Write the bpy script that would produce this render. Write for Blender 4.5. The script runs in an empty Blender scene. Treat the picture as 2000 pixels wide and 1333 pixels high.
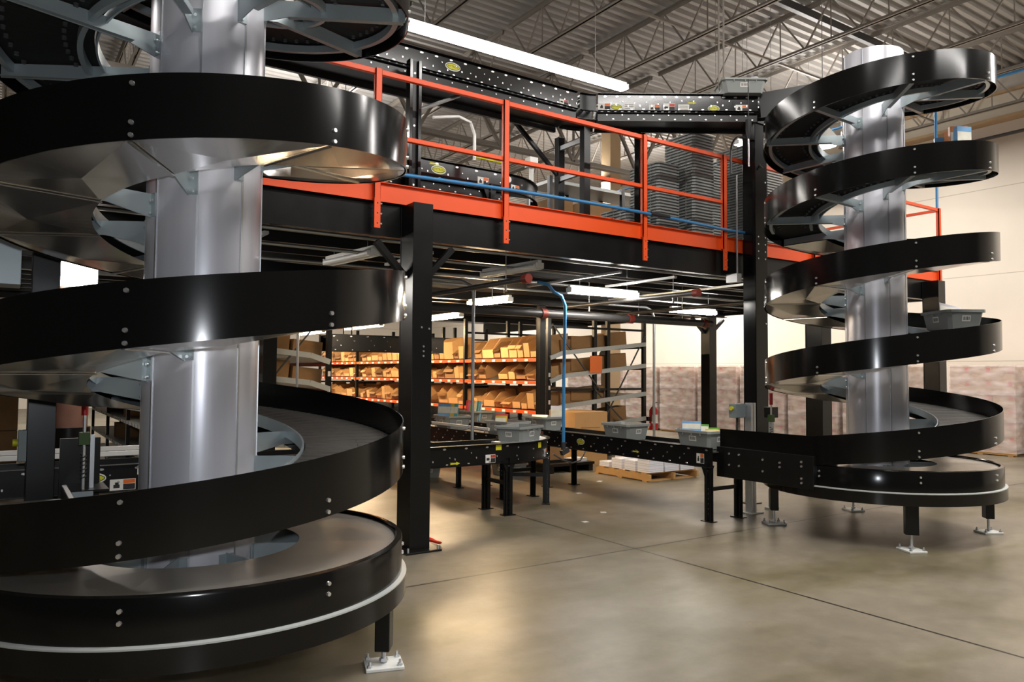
import bpy, bmesh, math, random
from mathutils import Vector, Matrix
random.seed(7)
PI = math.pi
R = math.radians
C = bpy.context.scene.collection
scene = bpy.context.scene

# ------------------------------------------------------------------ camera, world, exposure
YAW, PITCH, ROLL, EYE, FPX = 0.9748, 0.0425, 0.0070, 1.4813, 1478.6
cam_data = bpy.data.cameras.new('camera')
cam = bpy.data.objects.new('camera', cam_data)
C.objects.link(cam)
cam_data.sensor_width = 36.0
cam_data.lens = FPX * 36.0 / 2000.0
cam_data.clip_start = 0.05
cam_data.clip_end = 200
fw = Vector((math.cos(YAW) * math.cos(PITCH), math.sin(YAW) * math.cos(PITCH), math.sin(PITCH)))
rt0 = Vector((math.sin(YAW), -math.cos(YAW), 0))
up0 = rt0.cross(fw)
rt = rt0 * math.cos(ROLL) + up0 * math.sin(ROLL)
up = up0 * math.cos(ROLL) - rt0 * math.sin(ROLL)
m3 = Matrix((rt, up, -fw)).transposed()
cam.matrix_world = Matrix.Translation((0, 0, EYE)) @ m3.to_4x4()
scene.camera = cam
scene.view_settings.view_transform = 'Standard'
scene.view_settings.look = 'None'
scene.view_settings.gamma = 1.0
scene.view_settings.use_curve_mapping = False
scene.view_settings.exposure = 0.0
world = bpy.data.worlds.new('world')
scene.world = world
world.use_nodes = True
world.node_tree.nodes['Background'].inputs[0].default_value = (1.0, 0.95, 0.88, 1)
world.node_tree.nodes['Background'].inputs[1].default_value = 0.05


def lamp_light(name, kind, loc, energy, color=(1, 1, 1), size=0.1, size_y=None, rot=(0, 0, 0), spread=None):
    d = bpy.data.lights.new(name, kind)
    d.energy = energy
    d.color = color
    if kind == 'AREA':
        d.shape = 'RECTANGLE'
        d.size = size
        d.size_y = size_y or size
        if spread:
            d.spread = spread
    else:
        d.shadow_soft_size = size
    o = bpy.data.objects.new(name, d)
    C.objects.link(o)
    o.location = loc
    o.rotation_euler = rot
    return o


NEUTRAL = (1.0, 0.965, 0.925)
# the photographer's flash, on the camera's shoe
lamp_light('camera_flash', 'POINT', (-0.01, -0.01, EYE + 0.13), 140, (0.90, 0.94, 1.0), 0.035)
# warehouse strip lights under the roof, down and up; last two added as frontal fill
for hx, hy, he, hu in ((3.9, 1.6, 330, .55), (9.5, 1.4, 320, .75), (14.0, 2.6, 240, .25), (13.4, 8.6, 330, .22), (13.6, 14.5, 720, .15), (5, 14.5, 420, .5), (-1.5, 9.5, 300, .5), (-3, 22, 560, .5), (6, 24, 560, .5), (14, 24, 560, .3), (1.5, -1.6, 170, .5), (8.5, -2.0, 170, .6)):
    lamp_light('roof_strip_and_fill_light', 'AREA', (hx, hy, 6.3), he, NEUTRAL, 3.6, 0.25)
    lamp_light('roof_strip_and_fill_uplight', 'AREA', (hx, hy, 6.4), he * hu, NEUTRAL, 3.6, 0.25, (PI, 0, 0))


# ------------------------------------------------------------------ materials
def lin(h):
    h = h.lstrip('#')
    out = []
    for i in (0, 2, 4):
        c = int(h[i:i + 2], 16) / 255
        out.append(c / 12.92 if c <= 0.04045 else ((c + 0.055) / 1.055) ** 2.4)
    return (*out, 1.0)


def nodes_of(name):
    m = bpy.data.materials.new(name)
    m.use_nodes = True
    nt = m.node_tree
    return m, nt, nt.nodes['Principled BSDF'], nt.nodes, nt.links


def mat(name, col, rough=0.5, metal=0.0, var=0.06, scale=6.0, rvar=0.0, bump=0.0, bscale=60.0, stretch=None, spec=None, coat=0.0):
    m, nt, p, N, L = nodes_of(name)
    c = lin(col) if isinstance(col, str) else (*col, 1.0)
    p.inputs['Roughness'].default_value = rough
    p.inputs['Metallic'].default_value = metal
    if spec is not None:
        p.inputs['Specular IOR Level'].default_value = spec
    if coat:
        p.inputs['Coat Weight'].default_value = coat
        p.inputs['Coat Roughness'].default_value = 0.08
    tc = N.new('ShaderNodeTexCoord')
    mp = N.new('ShaderNodeMapping')
    if stretch:
        mp.inputs['Scale'].default_value = stretch
    L.new(tc.outputs['Object'], mp.inputs['Vector'])
    nz = N.new('ShaderNodeTexNoise')
    nz.inputs['Scale'].default_value = scale
    nz.inputs['Detail'].default_value = 4
    L.new(mp.outputs[0], nz.inputs['Vector'])
    mx = N.new('ShaderNodeMix')
    mx.data_type = 'RGBA'
    mx.inputs['A'].default_value = tuple(max(0, x * (1 - var)) for x in c[:3]) + (1,)
    mx.inputs['B'].default_value = tuple(min(1, x * (1 + var)) for x in c[:3]) + (1,)
    L.new(nz.outputs['Fac'], mx.inputs['Factor'])
    L.new(mx.outputs['Result'], p.inputs['Base Color'])
    if rvar:
        mr = N.new('ShaderNodeMapRange')
        mr.inputs['To Min'].default_value = max(0.02, rough - rvar)
        mr.inputs['To Max'].default_value = rough + rvar
        L.new(nz.outputs['Fac'], mr.inputs['Value'])
        L.new(mr.outputs[0], p.inputs['Roughness'])
    if bump:
        nb = N.new('ShaderNodeTexNoise')
        nb.inputs['Scale'].default_value = bscale
        L.new(mp.outputs[0], nb.inputs['Vector'])
        bp = N.new('ShaderNodeBump')
        bp.inputs['Strength'].default_value = bump
        bp.inputs['Distance'].default_value = 0.01
        L.new(nb.outputs['Fac'], bp.inputs['Height'])
        L.new(bp.outputs[0], p.inputs['Normal'])
    return m


def emit(name, col, strength):
    m, nt, p, N, L = nodes_of(name)
    c = lin(col) if isinstance(col, str) else (*col, 1.0)
    p.inputs['Base Color'].default_value = c
    p.inputs['Emission Color'].default_value = c
    p.inputs['Emission Strength'].default_value = strength
    return m


M = {}
M['gloss_black'] = mat('gloss_black_paint', (0.004, 0.004, 0.004), 0.15, 0, 0.2, 3, 0.02, spec=0.42, stretch=(1, 1, 0.25))
M['black'] = mat('black_paint', (0.006, 0.006, 0.006), 0.30, 0, 0.2, 5, 0.05, spec=0.35)
M['belt'] = mat('belt_slat_plastic', (0.075, 0.072, 0.066), 0.42, 0, 0.2, 8)
M['belt_gap'] = mat('belt_gap', (0.008, 0.008, 0.008), 0.7)
M['column'] = mat('brushed_galvanised_tube', (0.74, 0.74, 0.80), 0.32, 0.30, 0.06, 4, 0.05, stretch=(6, 6, 0.25))
M['pan'] = mat('galvanised_pan', (0.74, 0.72, 0.68), 0.17, 0.9, 0.03, 3)
M['skin'] = mat('floor_reflection_tan_skin', (0.46, 0.43, 0.385), 0.28, 0.55, 0.03, 3)  # tan colour stands in for the floor's reflection in the metal
M['galv'] = mat('zinc_plate', (0.40, 0.46, 0.48), 0.38, 0.45, 0.12, 8, 0.08)
M['galv_light'] = mat('galvanised_steel', (0.62, 0.64, 0.66), 0.40, 0.8, 0.1, 9, 0.06)
M['bolt'] = mat('bright_bolt', (0.85, 0.85, 0.85), 0.25, 0.9, 0.1, 30)
M['orange'] = mat('orange_paint', '#F2551A', 0.45, 0, 0.05, 6, 0.05)
M['roof_deck'] = mat('roof_deck_steel', '#A09C97', 0.5, 0.15, 0.08, 2)
M['joist'] = mat('joist_paint', '#8D857B', 0.55, 0, 0.1, 3)
M['shade_wall'] = mat('shade_darkened_wall', '#37342E', 0.8, 0, 0.1, 2)  # wall colour darkened in place of shade, so the bands reflect dark
M['cream'] = mat('cream_trim', '#D9CFBB', 0.7, 0, 0.08, 2)
M['carton'] = mat('cardboard', '#C69C68', 0.8, 0, 0.10, 5, bump=0.05)
M['carton_dark'] = mat('cardboard_brown', '#96724A', 0.85, 0, 0.12, 5)
M['carton_pale'] = mat('pale_cardboard', '#BFA286', 0.8, 0, 0.10, 5)
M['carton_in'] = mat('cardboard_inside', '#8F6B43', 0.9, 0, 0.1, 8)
M['tote'] = mat('grey_tote_plastic', '#929693', 0.42, 0, 0.05, 6)
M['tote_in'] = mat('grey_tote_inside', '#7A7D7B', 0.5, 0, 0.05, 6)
M['label'] = mat('white_label', '#E9E7E0', 0.6, 0, 0.03)
M['ink'] = mat('black_ink', (0.02, 0.02, 0.02), 0.6)
M['label_orange'] = mat('warning_orange', '#E2702C', 0.5)
M['label_red'] = mat('warning_red', '#C23A30', 0.5)
M['yellow'] = mat('sticker_yellow', '#D8D225', 0.5)
M['green_ink'] = mat('sticker_green', '#3B5A1C', 0.5)
M['paper'] = mat('paper', '#E6E4EA', 0.7, 0, 0.06, 12)
M['wood'] = mat('pallet_wood', '#B98D55', 0.8, 0, 0.18, 6, stretch=(1, 8, 8))
M['white'] = mat('white_plastic', '#EDEBE6', 0.4, 0, 0.03)
M['white_paint'] = mat('scuffed_white_paint', '#D5D6D2', 0.5, 0, 0.25, 14)
M['blue'] = mat('blue_hose', '#3E86BE', 0.35, 0, 0.06)
M['conduit'] = mat('conduit_steel', '#A9ACAE', 0.35, 0.7, 0.06)
M['pipe'] = mat('dark_pipe', '#4B4A4A', 0.38, 0.3, 0.1)
M['joist_dark'] = mat('dark_joist_steel', '#2A2928', 0.32, 0.35, 0.1)
M['coupling'] = mat('red_coupling', '#7E2C20', 0.5)
M['red'] = mat('red_paint', '#B51D22', 0.35)
M['red_cable'] = mat('red_cable', '#E03A1E', 0.4)
M['grey_box'] = mat('grey_enclosure', '#7F8A8C', 0.45)
M['tan'] = mat('tan_column_paint', '#B79C78', 0.65, 0, 0.15, 3)
M['rust'] = mat('stained_concrete', '#8A6355', 0.85, 0, 0.3, 7, bump=0.2, bscale=12)
M['shelf_grey'] = mat('grey_shelf_steel', '#B4B8B6', 0.45, 0.3, 0.06)
M['tube'] = emit('lit_tube', (1.0, 0.96, 0.92), 24)
M['tube_low'] = emit('lit_tube_low', (1.0, 0.95, 0.88), 60)
M['tube_warm'] = emit('lit_tube_warm', (1.0, 0.73, 0.43), 180)
M['green_led'] = emit('green_led', (0.2, 1.0, 0.35), 6)
BOOK = [mat('book_cover_%s' % n, c, 0.4, 0, 0.25, 14) for n, c in
        (('red', '#C8433C'), ('teal', '#3E9AA0'), ('yellow', '#E2C246'), ('green', '#5B9E3E'), ('pink', '#D85C8C'), ('blue', '#6FA6D6'), ('orange', '#E08A4A'), ('cream', '#E9E4D2'))]


def concrete():
    m, nt, p, N, L = nodes_of('polished_concrete')
    tc = N.new('ShaderNodeTexCoord')
    sep = N.new('ShaderNodeSeparateXYZ')
    L.new(tc.outputs['Object'], sep.inputs[0])

    def noise(scale, detail=5, rough=0.6, stretch=None):
        n = N.new('ShaderNodeTexNoise')
        n.inputs['Scale'].default_value = scale
        n.inputs['Detail'].default_value = detail
        n.inputs['Roughness'].default_value = rough
        src = tc.outputs['Object']
        if stretch:
            mp = N.new('ShaderNodeMapping')
            mp.inputs['Scale'].default_value = stretch
            L.new(src, mp.inputs['Vector'])
            src = mp.outputs[0]
        L.new(src, n.inputs['Vector'])
        return n.outputs['Fac']

    def ramp(src, stops):
        r = N.new('ShaderNodeValToRGB')
        el = r.color_ramp.elements
        el[0].position, el[0].color = stops[0]
        el[1].position, el[1].color = stops[1]
        for pos, c in stops[2:]:
            e = el.new(pos)
            e.color = c
        L.new(src, r.inputs[0])
        return r.outputs[0]

    def mixc(f, a, b, mode='MIX'):
        x = N.new('ShaderNodeMix')
        x.data_type = 'RGBA'
        x.blend_type = mode
        if isinstance(f, float):
            x.inputs['Factor'].default_value = f
        else:
            L.new(f, x.inputs['Factor'])
        for s, v in (('A', a), ('B', b)):
            if isinstance(v, tuple):
                x.inputs[s].default_value = v
            else:
                L.new(v, x.inputs[s])
        return x.outputs['Result']
    base = ramp(noise(0.45, 6), [(0.3, lin('#746C5F')), (0.7, lin('#8E8574'))])
    fine = ramp(noise(5, 8, 0.7), [(0.3, (0.72, 0.72, 0.72, 1)), (0.65, (1, 1, 1, 1))])
    col = mixc(0.8, base, fine, 'MULTIPLY')
    green = ramp(noise(0.9, 4, 0.6, (0.6, 1.5, 1)), [(0.42, (1, 1, 1, 1)), (0.62, lin('#CFCDAE'))])
    col = mixc(0.8, col, green, 'MULTIPLY')
    stain = ramp(noise(0.75, 7, 0.65), [(0.36, (0.60, 0.58, 0.54, 1)), (0.50, (1, 1, 1, 1))])
    col = mixc(0.55, col, stain, 'MULTIPLY')
    specks = ramp(noise(38, 2), [(0.24, (0.45, 0.43, 0.4, 1)), (0.31, (1, 1, 1, 1))])
    col = mixc(0.55, col, specks, 'MULTIPLY')

    # sawn joints every few metres
    def line(axis, at, period, width):
        a = N.new('ShaderNodeMath')
        a.operation = 'SUBTRACT'
        L.new(sep.outputs[axis], a.inputs[0])
        a.inputs[1].default_value = at
        w = N.new('ShaderNodeMath')
        w.operation = 'PINGPONG'
        L.new(a.outputs[0], w.inputs[0])
        w.inputs[1].default_value = period / 2
        lt = N.new('ShaderNodeMath')
        lt.operation = 'LESS_THAN'
        L.new(w.outputs[0], lt.inputs[0])
        lt.inputs[1].default_value = width
        return lt.outputs[0]
    jx = line(0, 4.52, 5.6, 0.011)
    jy = line(1, 4.78, 5.6, 0.011)
    mxj = N.new('ShaderNodeMath')
    mxj.operation = 'MAXIMUM'
    L.new(jx, mxj.inputs[0])
    L.new(jy, mxj.inputs[1])
    col = mixc(mxj.outputs[0], col, lin('#2A2620'))
    L.new(col, p.inputs['Base Color'])
    rr = N.new('ShaderNodeMapRange')
    rr.inputs['To Min'].default_value = 0.24
    rr.inputs['To Max'].default_value = 0.46
    L.new(noise(1.4, 6), rr.inputs['Value'])
    L.new(rr.outputs[0], p.inputs['Roughness'])
    p.inputs['Specular IOR Level'].default_value = 0.5
    bp = N.new('ShaderNodeBump')
    bp.inputs['Strength'].default_value = 0.06
    bp.inputs['Distance'].default_value = 0.01
    L.new(noise(14, 6), bp.inputs['Height'])
    L.new(bp.outputs[0], p.inputs['Normal'])
    return m


def precast():
    m, nt, p, N, L = nodes_of('cream_precast_wall')
    tc = N.new('ShaderNodeTexCoord')
    sep = N.new('ShaderNodeSeparateXYZ')
    L.new(tc.outputs['Object'], sep.inputs[0])
    w = N.new('ShaderNodeMath')
    w.operation = 'PINGPONG'
    L.new(sep.outputs[2], w.inputs[0])
    w.inputs[1].default_value = 0.9
    lt = N.new('ShaderNodeMath')
    lt.operation = 'LESS_THAN'
    L.new(w.outputs[0], lt.inputs[0])
    lt.inputs[1].default_value = 0.008
    nz = N.new('ShaderNodeTexNoise')
    nz.inputs['Scale'].default_value = 1.3
    nz.inputs['Detail'].default_value = 6
    L.new(tc.outputs['Object'], nz.inputs['Vector'])
    a = N.new('ShaderNodeMix')
    a.data_type = 'RGBA'
    a.inputs['A'].default_value = lin('#D6CBBB')
    a.inputs['B'].default_value = lin('#E2D8C9')
    L.new(nz.outputs['Fac'], a.inputs['Factor'])
    b = N.new('ShaderNodeMix')
    b.data_type = 'RGBA'
    L.new(lt.outputs[0], b.inputs['Factor'])
    L.new(a.outputs['Result'], b.inputs['A'])
    b.inputs['B'].default_value = lin('#B9AF9E')
    L.new(b.outputs['Result'], p.inputs['Base Color'])
    p.inputs['Roughness'].default_value = 0.75
    return m


def film():
    m = bpy.data.materials.new('stretch_film')
    m.use_nodes = True
    nt = m.node_tree
    N, L = nt.nodes, nt.links
    N.clear()
    out = N.new('ShaderNodeOutputMaterial')
    mix = N.new('ShaderNodeMixShader')
    tr = N.new('ShaderNodeBsdfTransparent')
    gl = N.new('ShaderNodeBsdfPrincipled')
    gl.inputs['Base Color'].default_value = (1.0, 0.90, 0.87, 1)
    gl.inputs['Roughness'].default_value = 0.22
    tc = N.new('ShaderNodeTexCoord')
    mp = N.new('ShaderNodeMapping')
    mp.inputs['Scale'].default_value = (1.5, 1.5, 4)
    nz = N.new('ShaderNodeTexNoise')
    nz.inputs['Scale'].default_value = 2.0
    nz.inputs['Detail'].default_value = 1.5
    L.new(tc.outputs['Object'], mp.inputs['Vector'])
    L.new(mp.outputs[0], nz.inputs['Vector'])
    bp = N.new('ShaderNodeBump')
    bp.inputs['Strength'].default_value = 0.25
    bp.inputs['Distance'].default_value = 0.05
    L.new(nz.outputs['Fac'], bp.inputs['Height'])
    L.new(bp.outputs[0], gl.inputs['Normal'])
    mr = N.new('ShaderNodeMapRange')
    mr.inputs['From Min'].default_value = 0.35
    mr.inputs['From Max'].default_value = 0.7
    mr.inputs['To Min'].default_value = 0.26
    mr.inputs['To Max'].default_value = 0.62
    L.new(nz.outputs['Fac'], mr.inputs['Value'])
    L.new(mr.outputs[0], mix.inputs[0])
    L.new(tr.outputs[0], mix.inputs[1])
    L.new(gl.outputs[0], mix.inputs[2])
    L.new(mix.outputs[0], out.inputs[0])
    return m


M['concrete'] = concrete()
M['precast'] = precast()
M['film'] = film()


# ------------------------------------------------------------------ mesh helpers
class MB:
    """collects shapes and links them as ONE mesh object"""

    def __init__(s):
        s.v, s.f, s.mi = [], [], []

    def add(s, vs, fs, mi=0):
        b = len(s.v)
        s.v += [tuple(v) for v in vs]
        s.f += [tuple(i + b for i in f) for f in fs]
        s.mi += [mi] * len(fs)
        return s

    def box(s, x0, y0, z0, x1, y1, z1, mi=0):
        vs = [(x, y, z) for z in (z0, z1) for y in (y0, y1) for x in (x0, x1)]
        return s.add(vs, [(0, 2, 3, 1), (4, 5, 7, 6), (0, 1, 5, 4), (2, 6, 7, 3), (0, 4, 6, 2), (1, 3, 7, 5)], mi)

    def bar(s, p0, p1, w, h, mi=0, upv=(0, 0, 1), off=(0, 0)):
        """box of section w x h from p0 to p1; off shifts it sideways and up"""
        p0, p1 = Vector(p0), Vector(p1)
        d = (p1 - p0).normalized()
        u = Vector(upv)
        if abs(d.dot(u)) > 0.98:
            u = Vector((0, 1, 0))
        sd = d.cross(u).normalized()
        u = sd.cross(d)
        vs = []
        for p in (p0, p1):
            for b in (-1, 1):
                for a in (-1, 1):
                    vs.append(p + sd * (a * w / 2 + off[0]) + u * (b * h / 2 + off[1]))
        return s.add(vs, [(0, 1, 3, 2), (4, 6, 7, 5), (0, 4, 5, 1), (2, 3, 7, 6), (0, 2, 6, 4), (1, 5, 7, 3)], mi)

    def tube(s, pts, r, n=10, mi=0, cap=True):
        pts = [Vector(p) for p in pts]
        rings = []
        prev = None
        for i, p in enumerate(pts):
            d = (pts[min(i + 1, len(pts) - 1)] - pts[max(i - 1, 0)]).normalized()
            if prev is None:
                u = Vector((0, 0, 1)) if abs(d.z) < 0.9 else Vector((1, 0, 0))
                a = d.cross(u).normalized()
            else:
                a = (prev - d * prev.dot(d)).normalized()
            prev = a
            b = d.cross(a)
            rr = r[i] if isinstance(r, (list, tuple)) else r
            rings.append([p + (a * math.cos(2 * PI * k / n) + b * math.sin(2 * PI * k / n)) * rr for k in range(n)])
        vs = [v for rg in rings for v in rg]
        fs = []
        for i in range(len(rings) - 1):
            for k in range(n):
                k2 = (k + 1) % n
                fs.append((i * n + k, i * n + k2, (i + 1) * n + k2, (i + 1) * n + k))
        if cap:
            fs.append(tuple(reversed(range(n))))
            fs.append(tuple((len(rings) - 1) * n + k for k in range(n)))
        return s.add(vs, fs, mi)

    def disc(s, c, nrm, r, t=0.004, n=10, mi=0, ry=None):
        c, nrm = Vector(c), Vector(nrm).normalized()
        u = Vector((0, 0, 1)) if abs(nrm.z) < 0.9 else Vector((1, 0, 0))
        a = u.cross(nrm).normalized()
        b = nrm.cross(a)
        ry = ry or r
        ring = [a * math.cos(2 * PI * k / n) * r + b * math.sin(2 * PI * k / n) * ry for k in range(n)]
        vs = [c + q for q in ring] + [c + nrm * t + q * 0.86 for q in ring]
        fs = [tuple(range(n, 2 * n))] + [(k, (k + 1) % n, n + (k + 1) % n, n + k) for k in range(n)]
        return s.add(vs, fs, mi)

    def arc(s, cx, cy, prof, a0, a1, steps, mi=0, closed=True, zf=None):
        """sweep a profile [(r, z)] round (cx, cy) from a0 to a1 degrees; zf(angle) adds height"""
        n = len(prof)
        vs, fs = [], []
        for i in range(steps + 1):
            a = a0 + (a1 - a0) * i / steps
            dz = zf(a) if zf else 0
            ca, sa = math.cos(R(a)), math.sin(R(a))
            vs += [(cx + r * ca, cy + r * sa, z + dz) for r, z in prof]
        for i in range(steps):
            for k in range(n if closed else n - 1):
                k2 = (k + 1) % n
                fs.append((i * n + k, i * n + k2, (i + 1) * n + k2, (i + 1) * n + k))
        if closed and abs(a1 - a0) < 359.9 or zf:
            fs.append(tuple(range(n)))
            fs.append(tuple(reversed([steps * n + k for k in range(n)])))
        return s.add(vs, fs, mi)

    def build(s, name, mats, parent=None, smooth=None, bevel=0, org=None, recalc=True):
        me = bpy.data.meshes.new(name)
        o3 = Vector(org) if org is not None else (root_loc(parent) if parent else Vector((0, 0, 0)))
        me.from_pydata([(v[0] - o3.x, v[1] - o3.y, v[2] - o3.z) for v in s.v], [], s.f)
        for m_ in (mats if isinstance(mats, (list, tuple)) else [mats]):
            me.materials.append(M[m_] if isinstance(m_, str) else m_)
        me.polygons.foreach_set('material_index', s.mi)
        if recalc:
            bm = bmesh.new()
            bm.from_mesh(me)
            bmesh.ops.recalc_face_normals(bm, faces=bm.faces)
            bm.to_mesh(me)
            bm.free()
        if smooth:
            me.polygons.foreach_set('use_smooth', [True] * len(me.polygons))
            me.set_sharp_from_angle(angle=R(smooth))
        me.update()
        o = bpy.data.objects.new(name, me)
        C.objects.link(o)
        if parent:
            o.parent = parent
        elif org is not None:
            o.location = org
        if bevel:
            b = o.modifiers.new('edge', 'BEVEL')
            b.width = bevel
            b.segments = 2
            b.limit_method = 'ANGLE'
        return o


def scatter(name, items, mtl, parent, n=8, most=100):
    """each small fitting is a part of its own, sharing meshes; items: (centre, normal, r, thickness, ry)"""
    items = sorted(items, key=lambda q: (-(Vector(q[1]).dot(Vector((0, 0, EYE)) - Vector(q[0])) > 0), (Vector(q[0]) - Vector((0, 0, EYE))).length))
    cache = {}
    base = root_loc(parent)
    for c, nrm, r, t, ry in items[:most]:
        key = (round(r, 4), round(t, 4), round(ry or r, 4))
        if key not in cache:
            q = MB().disc((0, 0, 0), (0, -1, 0), r, t, n, 0, ry)
            o = q.build(name, mtl, None)
            cache[key] = o.data
        else:
            o = bpy.data.objects.new(name, cache[key])
            C.objects.link(o)
        o.parent = parent
        o.location = Vector(c) - base
        nrm = Vector(nrm).normalized()
        if abs(nrm.z) > .9:
            o.rotation_euler = (PI / 2 if nrm.z < 0 else -PI / 2, 0, 0)
        else:
            o.rotation_euler = (0, 0, math.atan2(nrm.x, -nrm.y))
    if len(items) > most:
        q = MB()
        for c, nrm, r, t, ry in items[most:]:
            q.disc(c, nrm, r, t, 6, 0, ry)
        tag(q.build(name, mtl, parent), None, None, None, 'stuff')


class Dots:
    """collects discs like MB.disc, then links each as its own part"""

    def __init__(s):
        s.items = []

    def disc(s, c, nrm, r, t=0.004, n=8, mi=0, ry=None):
        s.items.append((tuple(c), tuple(nrm), r, t, ry))
        return s

    def build(s, name, mtl, parent, most=100, **k):
        scatter(name, s.items, mtl, parent, 8, most)


def root_loc(o):
    v = Vector((0, 0, 0))
    while o:
        v = v + o.location
        o = o.parent
    return v


def tag(o, label, cat, group=None, kind=None):
    if label:
        o['label'] = label
    if cat:
        o['category'] = cat
    if group:
        o['group'] = group
    if kind:
        o['kind'] = kind
    return o


def thing(name, label, cat, loc=(0, 0, 0), group=None):
    o = bpy.data.objects.new(name, None)
    o.empty_display_size = 0.1
    C.objects.link(o)
    o.location = loc
    return tag(o, label, cat, group)


def struct(name, mb, m, smooth=None):
    return tag(mb.build(name, m, smooth=smooth), None, None, None, 'structure')


def dup(src, loc, rotz=0.0, label=None, group=None, scale=None):
    o = src.copy()
    C.objects.link(o)
    o.location = loc
    o.rotation_euler = (0, 0, rotz)
    if scale:
        o.scale = scale
    if label:
        o['label'] = label
    if group:
        o['group'] = group
    for ch in list(src.children):
        c = ch.copy()
        C.objects.link(c)
        c.parent = o
        for g in list(ch.children):
            d = g.copy()
            C.objects.link(d)
            d.parent = c
    return o


ORD = ['first', 'second', 'third', 'fourth', 'fifth', 'sixth', 'seventh', 'eighth', 'ninth', 'tenth', 'eleventh', 'twelfth', 'thirteenth', 'fourteenth', 'fifteenth', 'sixteenth', 'seventeenth', 'eighteenth', 'nineteenth']
TENS = {2: ('twenty', 'twentieth'), 3: ('thirty', 'thirtieth'), 4: ('forty', 'fortieth'), 5: ('fifty', 'fiftieth')}


def nth(n):
    if n <= 19:
        return ORD[n - 1]
    t, u = divmod(n, 10)
    return TENS[t][1] if u == 0 else TENS[t][0] + '-' + ORD[u - 1]


def text_mesh(name, body, size, mtl, parent, loc, rot, extr=0.0008):
    cu = bpy.data.curves.new(name, 'FONT')
    cu.body = body
    cu.size = size
    cu.align_x = 'CENTER'
    cu.align_y = 'CENTER'
    cu.extrude = extr
    tmp = bpy.data.objects.new(name, cu)
    C.objects.link(tmp)
    dg = bpy.context.evaluated_depsgraph_get()
    me = bpy.data.meshes.new_from_object(tmp.evaluated_get(dg))
    bpy.data.objects.remove(tmp)
    me.materials.clear()
    me.materials.append(M[mtl])
    o = bpy.data.objects.new(name, me)
    C.objects.link(o)
    o.parent = parent
    o.location = Vector(loc) - root_loc(parent)
    o.rotation_euler = rot
    return o

# ------------------------------------------------------------------ the hall
XW, XE, YS, YN, ZR = -12.0, 17.0, -6.0, 34.0, 7.72
struct('floor', MB().box(XW - .3, YS - .3, -0.2, XE + .3, YN + .3, 0), 'concrete')
struct('wall_east', MB().box(XE, YS - .3, 0, XE + .3, YN + .3, 8.4), 'precast')
struct('wall_north', MB().box(XW - .3, YN, 0, XE, YN + .3, 8.4), 'precast')
struct('wall_west', MB().box(XW - .3, YS, 0, XW, YN, 8.4), 'shade_wall')
struct('wall_south', MB().box(XW - .3, YS - .3, 0, XE, YS, 8.4), 'shade_wall')
# trapezoid roof deck, its ribs along X
deck = MB()
prof = []
y = YS
while y < YN:
    prof += [(y, ZR), (y + 0.075, ZR), (y + 0.10, ZR + 0.075), (y + 0.175, ZR + 0.075)]
    y += 0.20
vs = [(x, py, pz) for x in (XW, XE) for py, pz in prof]
n = len(prof)
deck.add(vs, [(i, i + 1, n + i + 1, n + i) for i in range(n - 1)])
deck.box(XW, YS, ZR + 0.09, XE, YN, ZR + 0.2)
struct('ceiling', deck, 'roof_deck')
struct('trim_1', MB().box(XE - 0.22, YS, 6.78, XE - 0.002, YN, 7.24), 'cream')
struct('trim_2', MB().box(XE - 0.30, YS, 7.24, XE - 0.002, YN, 7.30).box(XE - 0.30, YS, 6.72, XE - 0.002, YN, 6.78), 'tan')


def joist(x, y0, y1, label):
    """open-web roof joist: bottom chord stops short of its seat"""
    t = thing('roof_joist', label, 'roof joist', (x, y0, 6.93), 'open-web roof joists')
    b = MB()
    for s in (-1, 1):
        b.box(x + s * 0.012, y0 + 0.5, 6.93, x + s * 0.055, y1 - 0.5, 6.945)
        b.box(x + s * 0.012, y0 + 0.5, 6.93, x + s * 0.018, y1 - 0.5, 6.985)
    b.build('bottom_chord', 'joist', t)
    b = MB()
    for s in (-1, 1):
        b.box(x + s * 0.012, y0, 7.66, x + s * 0.055, y1, 7.675)
        b.box(x + s * 0.012, y0, 7.60, x + s * 0.018, y1, 7.675)
    b.build('top_chord', 'joist', t)
    b = MB()
    L = y1 - y0
    k = int((L - 1.0) / 0.92)
    st = (L - 1.0) / k
    ys = y0 + 0.5
    b.bar((x, y0 + 0.05, 7.64), (x, ys + 0.05, 6.95), 0.022, 0.022)
    b.bar((x, y1 - 0.05, 7.64), (x, y1 - 0.55, 6.95), 0.022, 0.022)
    for i in range(k):
        a = ys + i * st
        b.bar((x, a, 6.95), (x, a + st / 2, 7.64), 0.024, 0.024)
        b.bar((x, a + st / 2, 7.64), (x, a + st, 6.95), 0.024, 0.024)
        b.bar((x, a + st / 2, 6.95), (x, a + st / 2, 7.64), 0.016, 0.016)
    b.build('web', 'joist', t)
    return t


JX = [5.513 + 1.85 * k for k in range(-3, 7)]
for i, jx in enumerate(JX):
    joist(jx, -1.6, 11.0, 'open-web roof joist over the near bay, %s from the ledged wall' % nth(len(JX) - i))
for i, jx in enumerate(JX[:8]):
    joist(jx, 11.2, 23.4, 'open-web roof joist in the bay beyond the railing, %s from its far end' % nth(i + 1))


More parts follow.
